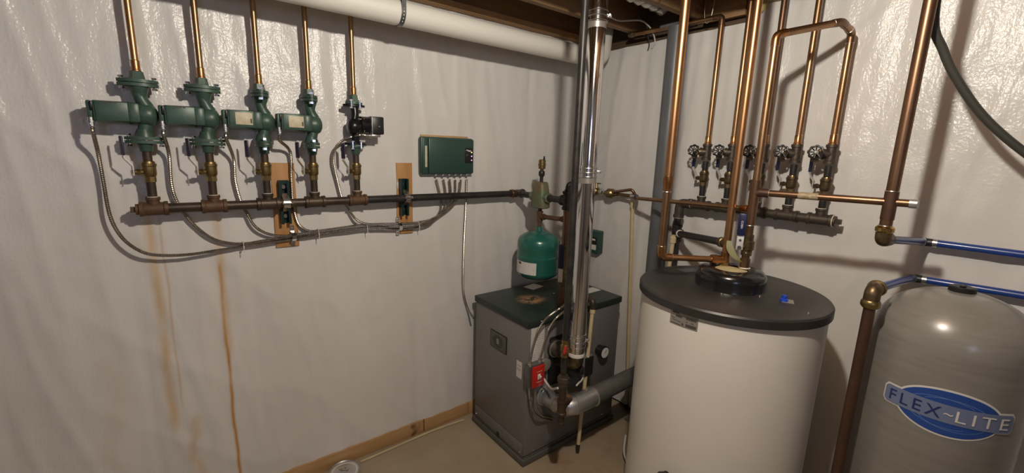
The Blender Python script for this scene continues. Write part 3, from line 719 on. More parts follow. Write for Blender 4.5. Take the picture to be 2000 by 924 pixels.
# ------------------------------------------------------------------ boiler
X0, X1, Y0, Y1, BT = -.967, -.203, -.616, -.105, .872
LID_STAIN = tuple(at(1038, 585, 2, BT)-V((-.585, -.36, 0)))
lid_mat()
t = thing('boiler', ((X0+X1)/2, (Y0+Y1)/2, 0), 'grey boiler cabinet with dark green lid on the floor in the corner', 'boiler')
t.location = (-.585, -.36, 0)
obj('cabinet', MB().box(((X0+X1)/2, (Y0+Y1)/2, .435), (X1-X0, Y1-Y0, .79), .006), 'boiler_grey', t)
obj('lid', MB().box(((X0+X1)/2, (Y0+Y1)/2, BT-.020), (X1-X0+.014, Y1-Y0+.014, .040), .005), 'lid_green', t)
obj('base', MB().box(((X0+X1)/2, (Y0+Y1)/2, .021), (X1-X0+.022, Y1-Y0+.022, .034), .003), 'boiler_base', t)
obj('toe_strip', MB().box(((X0+X1)/2, (Y0+Y1)/2, .058), (X1-X0+.003, Y1-Y0+.003, .003)), 'plastic_black', t)
obj('skirt', MB().box((X0-.002, (Y0+Y1)/2, .095), (.004, Y1-Y0-.02, .070), .001), 'boiler_grey', t)
p = at(972, 848, 0, X0-.004); obj('knockout', MB().lathe((X0-.003, p.y, p.z), (-1, 0, 0), [(0, .016), (.002, .016), (.003, .010)], 18), 'plastic_black', t)
for q in ((X0-.004, Y1-.03, .075), (X0-.004, Y0+.03, .075)): obj('screw', MB().lathe(q, (-1, 0, 0), [(0, .005), (.003, .004)], 10), 'chrome', t)
for q in ((X0+.07, Y0-.0), (X1-.1, Y0-.0)): obj('screw', MB().lathe((q[0], Y0, .075), (0, -1, 0), [(0, .005), (.003, .004)], 10), 'chrome', t)
# badge on the left side
pa = at(959, 648, 0, X0); pb = at(990, 686, 0, X0); pc = (pa+pb)/2
bd = obj('badge', MB().box((X0-.002, pc.y, pc.z), (.006, abs(pa.y-pb.y), .105), .002), 'plastic_black', t, label='rectangular badge with oval emblem')
obj('badge_frame', MB().box((X0-.0045, pc.y, pc.z), (.002, abs(pa.y-pb.y)-.010, .095), .0005), 'boiler_base', bd)
mb = MB().lathe((X0-.0050, pc.y, pc.z), (-1, 0, 0), [(0, .041), (.0015, .041), (.0016, .039)], 30, (.93, 1.25)); obj('badge_oval', mb, 'print', bd)
tx = text_mb('B', .045, .0008, 0, .0005); place(tx, frame((X0-.0072, pc.y, pc.z-.001), (0, -1, 0), (0, 0, 1))); obj('badge_letter', tx, 'steel', bd, 0)
pa = at(1014, 722, 0, X0); st_ = obj('sticker', MB().box((X0-.0008, pa.y, pa.z), (.0012, .046, .098)), 'paper', t)
for dz in (.024, .006, -.002): obj('sticker_line', MB().box((X0-.0016, pa.y, pa.z+dz), (.0006, .036, .002)), 'print', st_)
# front face (towards the room)
def fp(px, py, y=Y0): return at(px, py, 1, y)
q = fp(1047, 682); obj('instruction_sheet', MB().box((q.x+.008, Y0-.0012, q.z+.01), (.098, .0015, .235)), 'paper_print', t, label='white printed instruction sheet')
q = fp(1090, 697); obj('burner_opening', MB().box((q.x, Y0-.003, q.z-.01), (.150, .006, .29), .012), 'plastic_black', t)
q = fp(1169, 683); g = obj('gauge', MB().lathe((q.x, Y0, q.z), (0, -1, 0), [(0, .034), (.030, .034), (.034, .040), (.050, .040), (.052, .034)], 28), 'plastic_black', t, label='round black pressure gauge with white dial')
obj('dial', MB().lathe((q.x, Y0-.0525, q.z), (0, -1, 0), [(0, .033), (.001, .033)], 24), 'glass_dial', g)
obj('needle', MB().box((q.x+.004, Y0-.054, q.z+.006), (.003, .001, .022), 0, Matrix.Rotation(.6, 3, 'Y')), 'print', g)
for (px, py, w_, d_, r_, nm) in ((1042, 560, .11, .085, .2, 'lid_label'), (1150, 568, .16, .075, 0, 'lid_label')):
    q = at(px, py, 2, BT); obj(nm, MB().box((q.x, q.y, BT+.0008), (w_, d_, .0012), 0, Matrix.Rotation(r_, 3, 'Z')), 'paper', t)
for px, py in ((1058, 627), (1082, 573)):
    q = at(px, py, 2, BT); obj('lid_screw', MB().lathe((q.x, q.y, BT), (0, 0, 1), [(0, .006), (.003, .005)], 10), 'chrome', t)
# burner / circulator behind the opening
q = fp(1090, 684, -.66)
b_ = thing('burner_blower', (q.x, Y0, q.z), 'round silver rimmed blower in the black boiler opening', 'blower')
obj('housing', MB().lathe((q.x+.005, Y0-.006, q.z), (0, -1, 0), [(0, .050), (.014, .050), (.02, .044), (.05, .040), (.055, .028), (.07, .026)], 28), 'iron_grey', b_)
obj('rim', MB().torus((q.x+.005, Y0-.024, q.z), (0, 1, 0), .047, .005), 'steel', b_)
# ------------------------------------------------------------------ flue pipe (shiny, vertical)
VY = -.73; vx = at(1151, 286, 1, VY).x; VR = .0445
zb = at(1128, 690, 1, VY).z
t = thing('flue_pipe', (vx, VY, zb), 'shiny stainless flue pipe rising vertically in front of the corner', 'flue pipe')
zs = [at(1129, 662, 1, VY).z, at(1147, 335, 1, VY).z, at(1164, 30, 1, VY).z]
obj('lower_section', MB().cyl((vx, VY, zb+.01), (vx, VY, zs[1]), VR, 40), 'vent_steel', t)
obj('upper_section', MB().cyl((vx, VY, zs[1]), (vx, VY, zs[2]), VR-.001, 40), 'vent_steel', t)
obj('top_section', MB().cyl((vx, VY, zs[2]), (vx, VY, 2.75), VR-.0005, 40), 'vent_steel', t)
for z, nm in ((zs[0], 0), (zs[1], 1), (zs[2], 2)):
    h = .060 if nm else .085
    b = obj('joint_band', MB().lathe((vx, VY, z-h*.55), (0, 0, 1), [(0, VR), (.002, VR+.003), (h*.4, VR+.003), (h*.42, VR+.001), (h*.6, VR+.001), (h*.62, VR+.0035), (h-.002, VR+.0035), (h, VR)], 40), 'chrome', t)
    for k in range(3): obj('clamp_band', MB().torus((vx, VY, z-h*.42+k*h*.36), (0, 0, 1), VR+.003, .0022, 40, 6), 'steel', b)
    d = V((.75, -.66, 0)).normalized(); c = V((vx, VY, z))+d*(VR+.012)
    obj('clamp_lug', MB().box(c, (.022, .012, .014), .003, Matrix.Rotation(math.atan2(d.y, d.x), 3, 'Z')).hexbolt(c+V((.012, .006, .0)), c+V((-.012, -.012, 0)), .003, .006, .004), 'steel', b)
    if nm: obj('sealant_ring', MB().lathe((vx, VY, z-h*.55-.026), (0, 0, 1), [(0, VR+.0008), (.026, VR+.0012)], 40), 'foil_label', t)
obj('bottom_ring', MB().lathe((vx, VY, zb-.012), (0, 0, 1), [(0, VR-.008), (.004, VR+.001), (.022, VR+.002), (.026, VR)], 36), 'paper', t)
obj('bottom_elbow', MB().tube(fillet([(vx, VY, zb), (vx, VY, zb-.055), (vx-.02, Y0+.01, zb-.085)], .05), VR-.006, 24), 'brass_dark', t)
# dark control box beside flue bottom
q = at(1146, 715, 1, VY); o = thing('ignition_box', (q.x+.01, VY+.03, q.z), 'dark grey square control box at the foot of the shiny flue', 'control box')
obj('case', MB().box((q.x+.004, VY+.045, q.z+.002), (.075, .11, .125), .006), 'boiler_grey', o); obj('cover', MB().box((q.x+.004, VY-.012, q.z+.002), (.066, .008, .115), .003), 'plastic_black', o)
obj('lead', MB().tube(catmull([(q.x-.02, VY-.0, q.z-.06), (q.x-.05, VY-.01, q.z-.072), (q.x-.08, VY-.02, q.z-.070), (q.x-.105, VY-.02, q.z-.085)], .006), .005, 8), 'white_wire', o)

# gas pipe down to the gas valve
GY = -.868; gx = at(1120, 400, 1, GY).x
t = thing('gas_pipe', (gx, GY, .25), 'black iron gas pipe descending beside the shiny flue to the boiler front', 'pipe')
zv = at(1099, 745, 1, GY).z
obj('pipe', MB().cyl((gx, GY, zv+.05), (gx, GY, 2.74), .0165, 16), 'iron_black', t)
zk = at(1103, 680, 1, GY).z
ck = obj('gas_cock', MB().lathe((gx, GY, zk-.045), (0, 0, 1), [(0, .020), (.016, .020), (.020, .0165), (.034, .023), (.056, .023), (.070, .0165), (.074, .020), (.09, .020)], 12).lathe((gx, GY, zk), V((-.35, -.94, 0)), [(0, .014), (.03, .014), (.032, .010), (.04, .010)], 12), 'brass', t)
kd = V((-.35, -.94, 0)).normalized()
obj('cock_handle', MB().box(V((gx, GY, zk+.006))+kd*.036+V((-.022, 0, .004)), (.016, .012, .040), .004, Matrix.Rotation(.2, 3, 'Y')), 'red_plastic', ck, label='red handle')
obj('union', MB().lathe((gx, GY, zv-.035), (0, 0, 1), [(0, .020), (.012, .026), (.03, .026), (.034, .030), (.056, .030), (.06, .024), (.07, .022)], 8), 'iron_grey', t, 25)
zt_ = at(1094, 796, 1, GY).z
obj('nipple', MB().cyl((gx, GY, zt_), (gx, GY, zv-.02), .0165, 16), 'iron_brown', t)
obj('tee', tee_mb((gx, GY, zt_), (0, 0, 1), .023, .082, .022, .05, V((.9, .3, .25)).normalized()), 'iron_brown', t)
obj('plug', MB().lathe((gx+.045, GY+.015, zt_+.012), V((.9, .3, .25)).normalized(), [(0, .025), (.022, .025), (.024, .018)], 12), 'iron_rust', t)
zd = at(1093, 828, 1, GY).z
obj('drip_leg', MB().cyl((gx, GY, zd), (gx, GY, zt_-.03), .0165, 16), 'iron_brown', t)
obj('cap', MB().lathe((gx, GY, zd-.012), (0, 0, 1), [(0, .016), (.004, .0205), (.022, .0205), (.024, .017)], 12), 'iron_brown', t)
# gas valve body between union and boiler
q = at(1116, 716, 1, -.675); o = thing('gas_valve', (q.x, q.y, q.z), 'black gas valve block bolted below the burner opening', 'valve')
obj('body', MB().box(q, (.085, .10, .085), .012), 'plastic_black', o); obj('regulator', MB().lathe(q+V((.035, -.04, -.01)), (0, -1, 0), [(0, .026), (.02, .026), (.024, .02)], 18), 'iron_black', o)
obj('manifold_pipe', MB().cyl(q+V((0, .02, .03)), q+V((-.0, .03, .12)), .014, 12), 'iron_black', o)

# smoke duct: elbow out of the boiler then right
DY, DR = -.795, .0500
DZ = at(1142, 781, 1, DY).z
ax0 = at(1064, 775, 1, Y0).x
t = thing('exhaust_duct', (ax0+.2, DY, DZ), 'galvanised exhaust duct leaving boiler front low and running behind the white tank', 'duct')
path = fillet([(ax0, Y0+.01, DZ-.01), (ax0, DY-.0, DZ-.005), (ax0+.21, DY, DZ)], .13, 10)
obj('elbow', MB().tube(path, DR+.002, 32), 'galv', t)
n = len(path)
for i in (2, 6, 9): 
    tn = path[i+1]-path[i-1]; obj('elbow_seam', MB().torus(path[i], tn, DR+.002, .003, 36, 6), 'steel', t)
obj('clamp', MB().torus((ax0+.20, DY, DZ), (1, 0, 0), DR+.003, .0045, 36, 6), 'steel', t)
obj('straight_run', MB().cyl((ax0+.16, DY, DZ), (-.10, DY, DZ+.012), DR, 32), 'duct_grey', t)
obj('collar', MB().lathe((ax0, Y0, DZ-.01), (0, -1, 0), [(0, DR+.014), (.004, DR+.014), (.006, DR+.004), (.02, DR+.004)], 32), 'galv', t)

# emergency switch with its cables
q = fp(1051, 735, -.665)
t = thing('emergency_switch', (q.x, Y0, q.z), 'red emergency switch plate on a grey box at the boiler corner', 'switch')
SQ = Matrix.Rotation(.0, 3, 'Z')
obj('box', MB().box((q.x-.006, -.637, q.z+.004), (.105, .042, .125), .004), 'switch_grey', t)
obj('knockout_disc', MB().lathe((q.x+.074, -.632, q.z+.035), (0, -1, 0), [(0, .036), (.014, .036), (.016, .030)], 24), 'foil_label', t)
obj('mount_plate', MB().box((q.x+.055, -.625, q.z+.0), (.075, .010, .13), .003), 'switch_grey', t)
pl = obj('red_plate', MB().box((q.x, -.664, q.z), (.086, .014, .122), .006), 'switch_red', t, label='red cover plate')
obj('toggle', MB().box((q.x+.002, -.676, q.z+.001), (.010, .020, .020), .002, Matrix.Rotation(.5, 3, 'X')).box((q.x+.002, -.6715, q.z), (.020, .002, .032), .001), 'paper', pl)
for dz in (.030, -.030): obj('plate_line', MB().box((q.x+.002, -.6714, q.z+dz), (.036, .0008, .003)), 'cream', pl)
for dx in (-.04, .03): obj('connector', MB().lathe((q.x+dx, -.640, q.z+.066), (0, 0, 1), [(0, .013), (.006, .013), (.008, .010), (.02, .010)], 12), 'steel', t)
sw = q
def fw(lst): return [at(e[0], e[1], 1, e[2]) for e in lst]
flex('armored_cable', [(sw.x-.04, -.640, sw.z+.082)]+fw([(1043, 670, -.65), (1054, 640, -.66), (1071, 619, -.67), (1097, 600, -.69)])+[at(1112, 586, 2, BT+.03)], .0068, 'left one of two armoured cables arching from red switch over the boiler lid', 'cable', 'cables of the red switch')
flex('armored_cable', [(sw.x+.03, -.640, sw.z+.082)]+fw([(1062, 676, -.65), (1071, 645, -.66), (1086, 622, -.67), (1105, 606, -.69)])+[at(1118, 592, 2, BT+.03)], .0068, 'right one of two armoured cables arching from red switch over the boiler lid', 'cable', 'cables of the red switch')
flex('armored_cable', [(sw.x-.042, -.640, sw.z-.062)]+fw([(1035, 780, -.65), (1042, 803, -.66), (1056, 816, -.65), (1078, 822, -.622)]), .0062, 'armoured cable leaving the red switch downwards, outer of the lower pair', 'cable', 'cables of the red switch')
flex('armored_cable', [(sw.x+.0, -.645, sw.z-.062)]+fw([(1046, 785, -.70), (1052, 803, -.69), (1062, 813, -.66), (1078, 816, -.622)]), .0055, 'armoured cable leaving the red switch downwards, inner of the lower pair', 'cable', 'cables of the red switch')
tag(obj('switch_lead', MB().tube(catmull([(sw.x+.05, -.65, sw.z-.03)]+fw([(1071, 753, -.70), (1078, 760, -.76), (1090, 758, -.855)]), .006), .006, 8), 'white_wire'), 'short white lead curving from the red switch to the gas valve', 'cable')

# relief discharge pipe (cream plastic) in front of the boiler
t = thing('relief_pipe', (-.645, -.733, .03), 'cream plastic relief pipe standing in front of the boiler face', 'pipe')
rzt = zat(1156, 606, (-.645, -.745))
rtx = at(1157, 612, 1, -.733).x
obj('pipe', MB().cyl((-.645, -.733, .075), (rtx, -.733, rzt), .0112, 14), 'cpvc', t)
obj('tip', MB().cyl((-.645, -.733, .035), (-.645, -.733, .08), .0108, 14), 'iron_black', t)
obj('coupling', MB().lathe((rtx, -.733, rzt-.03), (0, 0, 1), [(0, .0155), (.030, .0155), (.031, .012)], 14), 'cpvc', t)
obj('elbow', MB().tube(fillet([(rtx, -.733, rzt-.005), (rtx, -.733, rzt+.040), (rtx+.03, -.62, rzt+.045), (rtx+.04, -.56, rzt+.045)], .035), .018, 14), 'iron_brown', t)

# ------------------------------------------------------------------ things on the right wall near the corner
t = thing('aquastat', (-.02, -.21, 1.14), 'small green relay box on right wall behind the shiny flue', 'control box')
a_ = at(1142, 450, 0, -.05); b_2 = at(1164, 492, 0, -.05)
cy_, cz_ = -.205, (a_.z+b_2.z)/2
obj('case', MB().box((-.035, cy_, cz_), (.06, .15, .165), .008), 'panel_green', t)
obj('front_label', MB().box((-.0657, cy_-.02, cz_+.012), (.0015, .085, .05)), 'plastic_black', t)
obj('white_label', MB().box((-.0657, cy_-.022, cz_-.035), (.0015, .075, .036)), 'paper', t)
obj('label_mark', MB().box((-.0666, cy_-.025, cz_+.020), (.0006, .05, .012)), 'paper', t)
# make-up water line
wz = 1.503; wx = -.085
def ry(px, py, x=wx): return at(px, py, 0, x).y
t = thing('fill_valve_line', (wx, -.40, wz), 'brass fill valve line on right wall just right of the flue', 'valve')
y_a = ry(1155, 372); y_b = ry(1172, 374); y_c = ry(1186, 378); y_d = ry(1198, 379); y_e = ry(1240, 384)
obj('gate_valve', MB().lathe((wx, y_a, wz), (0, -1, 0), [(0, .022), (.02, .022), (.03, .030), (.055, .030), (.065, .02), (y_a-y_b, .018)], 14).lathe((wx, y_a-.045, wz), (0, 0, 1), [(0, .018), (.03, .016), (.04, .010), (.06, .008)], 12), 'brass', t)
obj('valve_handle', MB().box((wx, y_a-.045, wz+.055), (.012, .07, .008), .003), 'brass_dark', t)
obj('union', MB().lathe((wx, y_b+.01, wz), (0, -1, 0), [(0, .016), (.012, .022), (.035, .022), (.037, .016)], 8), 'steel', t, 25)
obj('regulator', MB().lathe((wx, y_c, wz-.003), (0, -1, 0), [(-.02, .015), (0, .024), (.012, .033), (.045, .033), (.055, .024), (.075, .015), (.09, .015)], 18), 'brass', t)
obj('pipe', MB().cyl((wx, y_d, wz), (wx, y_e+.02, wz-.004), .0105, 14), 'copper_old', t)
obj('bypass', MB().tube(fillet([(wx-.02, y_d-.01, wz+.010), (wx-.02, y_e+.01, wz+.040), (wx-.005, y_e-.005, wz+.005)], .02), .0095, 12), 'copper_old', t)
obj('elbow_joint', MB().lathe((wx, y_e+.03, wz-.004), (0, -1, 0), [(0, .015), (.01, .019), (.03, .019), (.04, .013)], 14), 'steel', t)
# CPVC stick against the right wall
sp_ = at(1237, 395, 0, -.03)
t = thing('drain_stick', (-.03, -.55, .04), 'tall thin cream plastic pipe standing against the right wall behind boiler', 'pipe')
sb = at(1223, 795, 0, -.03)
obj('pipe', MB().cyl((-.03, sb.y, .03), (-.035, sp_.y, sp_.z), .0118, 14), 'cpvc', t)
obj('coupling', MB().cyl((-.0345, sp_.y, sp_.z-.035), (-.035, sp_.y, sp_.z+.002), .0155, 14), 'cpvc', t)
obj('tip', MB().cyl((-.03, sb.y, .012), (-.03, sb.y, .05), .0125, 12), 'plastic_black', t)

# steel column
t = thing('steel_column', (-.062, -.75, 0), 'round blue grey steel column standing against the right wall', 'column')
obj('post', MB().cyl((-.062, -.75, .008), (-.062, -.75, 2.47), .0555, 36), 'col_grey', t)
obj('base_plate', MB().box((-.068, -.75, .005), (.13, .16, .010), .001), 'col_grey', t)
obj('cap_plate', MB().box((-.062, -.75, 2.474), (.12, .16, .012), .001), 'col_grey', t)

# ------------------------------------------------------------------ right manifold
RX, RZ = -.090, 1.494
BYS = [at(x, 335, 0, RX).y for x in (1377, 1425.5, 1489, 1547.5, 1614)]
BYS = [-1.014, -1.150, -1.302, -1.444, -1.581]
yL = at(1328, 396, 0, RX).y
t = thing('return_manifold', (RX, -1.3, RZ), 'dark iron manifold pipe with five upward tees on the right wall', 'pipe manifold')
for i, y in enumerate(BYS): obj('tee', tee_mb((RX, y, RZ), (0, 1, 0), .0255, .098, .021, .050), 'iron_grey', t)
ylist = [yL]+BYS
for i in range(5): obj('pipe_segment', MB().cyl((RX, ylist[i]-(.02 if i == 0 else .04), RZ), (RX, ylist[i+1]+.04, RZ), .0215, 20), 'iron_grey' if i else 'iron_black', t)
obj('plug', MB().lathe((RX, BYS[-1]-.046, RZ), (0, -1, 0), [(0, .0235), (.014, .0235)], 16).tube([(RX, BYS[-1]-.058, RZ), (RX, BYS[-1]-.080, RZ)], .015, 4), 'iron_grey', t, 20)
obj('tape_ring', MB().torus((RX, BYS[-1]-.049, RZ), (0, 1, 0), .024, .003), 'tape', t)
obj('elbow', MB().tube(fillet([(RX, yL-.06, RZ), (RX, yL+.0, RZ), (RX, yL+.0, RZ-.07)], .045, 8), .0255, 20), 'iron_grey', t)
obj('elbow_collar', MB().lathe((RX, yL-.072, RZ), (0, 1, 0), [(0, .030), (.016, .030)], 18).lathe((RX, yL, RZ-.084), (0, 0, 1), [(0, .030), (.016, .030)], 18), 'iron_grey', t)
for c, d in (((RX, yL-.074, RZ), (0, 1, 0)), ((RX, yL, RZ-.086), (0, 0, 1))): obj('tape_ring', MB().torus(c, d, .0235, .003), 'tape', t)
zb1 = zat(1321, 455, (RX, yL))
obj('drop_pipe', MB().cyl((RX, yL, 1.0), (RX, yL, RZ-.07), .0205, 18), 'iron_black', t)
obj('drop_tee', MB().lathe((RX, yL, zb1-.05), (0, 0, 1), [(0, .029), (.014, .029), (.016, .0255), (.084, .0255), (.086, .029), (.10, .029)], 18), 'iron_black', t)
HC = V((-.553, -1.430, 1.2215)); CU2 = V((-.514, -1.382, 0)); LEG = V((-.499, -1.459, 0))
zbr = zat(1408, 474, CU2)
br0 = V((RX, yL, zb1)); br1 = V((CU2.x, CU2.y, zbr)); dr = (br1-br0).normalized()
obj('branch_pipe', MB().cyl(br0+dr*.02, br1-dr*.06, .017, 16), 'iron_black', t)
obj('branch_socket', MB().lathe(br0, dr, [(0, .024), (.035, .024), (.036, .028), (.05, .028)], 16), 'iron_black', t)
for q in (br0+dr*.053, br1-dr*.062): obj('tape_ring', MB().torus(q, dr, .018, .0035), 'tape', t)
obj('branch_end', MB().lathe(br1-dr*.062, dr, [(0, .023), (.03, .023), (.032, .019), (.05, .019)], 14), 'brass_dark', t)
# cream stub next to drop pipe
q0 = at(1314, 470, 0, -.16); q1 = at(1302, 520, 0, -.16)
t = thing('drain_stub', (q1.x, q1.y, q1.z), 'short cream plastic pipe stub beside the black drop pipe behind the tank', 'pipe')
obj('pipe', MB().cyl((q0.x, q0.y+.012, 1.0), (q0.x, q0.y, q0.z), .0125, 14), 'cpvc', t); obj('coupling', MB().lathe((q0.x, q0.y, q0.z-.012), (0, 0, 1), [(0, .018), (.03, .018), (.034, .014), (.045, .014)], 12), 'cpvc', t)

gR = 'ball valves on the right manifold'; gD = 'drain valves with black handwheels'
ztR = RZ+.050
rv = ball_valve('ball_valve', (.10, 1, 0), 'blue_grip', 'iron_black', (.058, .138, .190), gR, 'brass_dark')
labR = ['brass ball valve with dark lever nearest the steel column', 'brass ball valve half hidden behind the tank copper pipe, second from the column', 'brass ball valve behind the looped copper pipe, middle of the five on right wall',
        'brass ball valve with bright steel lever, second from the manifold plug', 'brass ball valve above the plugged end of the right manifold']
for i, y in enumerate(BYS):
    if i == 0: rv.location = (RX, y, ztR); rv['label'] = labR[0]
    else: dup(rv, (RX, y, ztR), labR[i], gR)
def drain_valve():
    root = thing('drain_valve', (0, 0, 0), 'x', 'valve', gD)
    mb = MB().lathe((0, 0, -.042), (0, 0, 1), [(0, .024), (.012, .024), (.014, .0205), (.07, .0205), (.072, .024), (.084, .024)], 18)
    d = V((-.55, .83, 0)).normalized(); mb.lathe((0, 0, 0), d, [(0, .020), (.024, .020), (.025, .0235), (.036, .0235)], 18)
    obj('tee_body', mb, 'iron_grey', root)
    obj('bushing', MB().lathe(d*.036, d, [(0, .020), (.004, .020), (.005, .016), (.012, .016)], 16), 'brass_bright', root)
    e = d*.050+V((0, 0, -.002)); obj('valve_body', MB().lathe(d*.040, d, [(0, .012), (.01, .014), (.022, .014)], 14).lathe(e+V((-.008, 0, 0)), V((-.35, .05, -.93)).normalized(), [(0, .011), (.012, .012), (.022, .015), (.032, .015)], 14), 'brass_dark', root)
    hd = V((-.95, -.12, .20)).normalized(); h0 = e
    obj('stem', MB().cyl(h0, h0+hd*.042, .006, 10).lathe(h0+hd*.01, hd, [(0, .010), (.016, .010)], 6), 'brass', root)
    hc = h0+hd*.046; n = hd.orthogonal().normalized(); b = hd.cross(n)
    pts = []
    for k in range(48):
        a = 2*PI*k/48; R = .0265+.0022*math.cos(8*a); pts.append(hc+(n*math.cos(a)+b*math.sin(a))*R)
    mb = MB().tube(pts, .0042, 6, closed=True)
    for k in range(8):
        a = 2*PI*k/8; mb.tube([hc+(n*math.cos(a)+b*math.sin(a))*.010, hc+(n*math.cos(a)+b*math.sin(a))*.026], .0026, 5)
    hw = obj('handwheel', mb, 'plastic_black', root)
    obj('wheel_plate', MB().lathe(hc-hd*.002, hd, [(0, .0095), (.003, .0095), (.004, .006), (.007, .005)], 16), 'switch_grey', hw)
    return root
dv = drain_valve(); zD = zat(1381, 297, (RX, BYS[0]))
labD = ['black handwheel drain valve nearest the steel column', 'black handwheel drain valve, second from the column', 'black handwheel drain valve left of the looped copper pipe', 'black handwheel drain valve, second from the manifold plug', 'black handwheel drain valve highest above the plugged manifold end']
for i, y in enumerate(BYS):
    if i == 0: dv.location = (RX, y, zD); dv['label'] = labD[0]
    else: dup(dv, (RX, y, zD), labD[i], gD)
# risers of the right manifold
gX = 'copper risers on the right wall'; z0r = zD+.042
def riser(i, path, label, r=.0138, m='copper'):
    y = BYS[i]; t = thing('copper_riser', (RX, y, z0r), label, 'pipe', gX)
    obj('pipe', MB().tube(fillet(path, .03), r, 16), m, t)
    obj('adapter', MB().lathe((RX, y, z0r-.004), (0, 0, 1), [(0, .018), (.010, .018), (.012, .0155), (.045, .0152), (.047, r)], 16), 'copper_fit', t)
    obj('solder_ring', MB().torus((RX, y, z0r+.042), (0, 0, 1), .0138, .0015, 18, 6), 'solder', t); return t
zA = at(1410, 32, 0, RX).z; yA2 = at(1232, 66, 0, RX).y
t = riser(0, [(RX, BYS[0], z0r), (RX, BYS[0], zA), (RX, yA2, zA+.015)], 'copper riser turning along the ceiling above the steel column')
obj('elbow', MB().tube(fillet([(RX, BYS[0], zA-.045), (RX, BYS[0], zA), (RX, BYS[0]+.045, zA)], .03), .0152, 14), 'copper_old', t)
obj('end_coupling', MB().lathe((RX, yA2+.01, zA+.015), (0, -1, 0), [(0, .016), (.012, .019), (.03, .019), (.032, .016), (.05, .016)], 12), 'brass_dark', t)
riser(1, [(RX, BYS[1], z0r), (RX, BYS[1], 2.70)], 'copper riser mostly hidden behind the tank copper pipe')
riser(2, [(RX, BYS[2], z0r), (RX, BYS[2], 2.70)], 'copper riser passing behind the left corner of the copper loop', m='copper_old')
riser(3, [(RX, BYS[3], z0r), (RX, BYS[3], 2.70)], 'copper riser passing straight up behind the middle of the copper loop')
# loop from E riser over to the tank leg
zE = at(1671, 62, 0, RX).z; zL = zat(1513, 68, LEG); Q = V((-.235, BYS[4]-.004, zE+.012))
path = [V((RX, BYS[4], z0r)), V((RX, BYS[4], zE)), Q, V((LEG.x, LEG.y, zL)), V((LEG.x, LEG.y, 1.66))]
t = riser(4, path, 'copper pipe loop rising over the plugged manifold end and back down towards the tank', .0140)
for i in (1, 2, 3):
    a, p, b = path[i-1], path[i], path[i+1]; q0 = p+(a-p).normalized()*.042; q1 = p+(b-p).normalized()*.042
    obj('elbow', MB().tube(fillet([q0, p, q1], .036), .0156, 14), 'copper_old' if i < 3 else 'copper_fit', t)
    for q, d in ((q0, a-p), (q1, b-p)): obj('solder_ring', MB().torus(q, d, .0142, .0014, 18, 6), 'solder', t)

# hanger wires and cables by the ceiling
hy = at(1386, 20, 0, RX).y
tag(obj('pipe_hanger', MB().tube(catmull([(RX-.01, hy+.02, 2.62), (RX-.016, hy+.018, 2.50), (RX, hy+.010, zA-.018), (RX+.016, hy-.005, 2.49), (RX+.01, hy-.02, 2.62)], .008), .0018, 6), 'galv'), 'thin wire hanger holding the copper pipe below the ceiling', 'hanger')
p = at(1273, 75, 0, -.06)
tag(obj('ceiling_cable', MB().tube(catmull([at(1180, 24, 2, 2.53), at(1207, 40, 2, 2.52), at(1250, 40, 2, 2.52), at(1268, 52, 0, -.10), at(1276, 66, 0, -.06), at(1279, 82, 0, -.03), at(1272, 96, 0, -.018)], .012), .0042, 8), 'white_wire'), 'white cable sagging from ceiling to the top edge of right wall', 'cable')
tag(obj('ceiling_cable', MB().tube(catmull([at(1245, 30, 0, -.12), at(1262, 48, 0, -.10), at(1266, 72, 0, -.05), at(1268, 88, 0, -.02), at(1264, 102, 0, -.016)], .012), .0035, 8), 'hose'), 'thin grey cable hanging next to the white one above right wall', 'cable')
tag(obj('foil_duct', MB().tube(catmull([(-.55, -.64, 2.62), (-.40, -.64, 2.62), (-.25, -.66, 2.61), (-.10, -.68, 2.59)], .02), [.055+.006*math.sin(i*2.1) for i in range(len(catmull([(-.55, -.64, 2.62), (-.40, -.64, 2.62), (-.25, -.66, 2.61), (-.10, -.68, 2.59)], .02)))], 18), 'thin_foil'), 'crinkled silver foil duct between the ceiling joists', 'duct')
tag(obj('insulation_batt', MB().box((.02, -1.155, 2.585), (.07, .12, .24), .02), 'insul'), 'yellow insulation batt tucked between joists above right wall', 'insulation')

# ------------------------------------------------------------------ indirect tank
TC = V((-.575, -1.443, 0)); TR = .360; TZ = 1.2215
t = thing('water_tank', (TC.x, TC.y, 0), 'large white cylindrical water tank with flat black lid', 'water tank')
obj('jacket', MB().lathe((TC.x, TC.y, .03), (0, 0, 1), [(0, TR-.010), (TZ-.055, TR-.010)], 96), 'tank_white', t, 30)
obj('base_ring', MB().lathe((TC.x, TC.y, .0), (0, 0, 1), [(0, TR-.02), (.035, TR-.02)], 64), 'plastic_black', t, 30)
obj('lid', MB().lathe((TC.x, TC.y, TZ-.040), (0, 0, 1), [(0, TR-.004), (.001, TR+.001), (.030, TR+.001), (.037, TR-.004), (.040, TR-.012), (.0395, .10)], 96), 'lid_black', t, 30)
hump = obj('dome', MB().lathe((HC.x, HC.y, TZ-.002), (0, 0, 1), [(0, .137), (.006, .134), (.040, .137), (.060, .134), (.072, .125), (.078, .110), (.078, .066), (.070, .060)], 48), 'dome_black', t, 50)
obj('foam_fill', MB().lathe((HC.x, HC.y, TZ+.052), (0, 0, 1), [(0, .066), (.018, .064), (.022, .04)], 24), 'foam', hump)
def tk(px, py): return at(px, py, 2, TZ)
q = tk(1531, 588); kn = obj('blue_knob', MB().lathe((q.x, q.y, TZ), (0, 0, 1), [(0, .014), (.008, .014), (.010, .009), (.022, .009), (.024, .006)], 10), 'blue_knob', t, 25, 'bright blue plug')
obj('foil_patch', MB().box((q.x+.008, q.y-.010, TZ+.0006), (.050, .040, .0012), 0, Matrix.Rotation(.4, 3, 'Z')), 'foil_label', t)
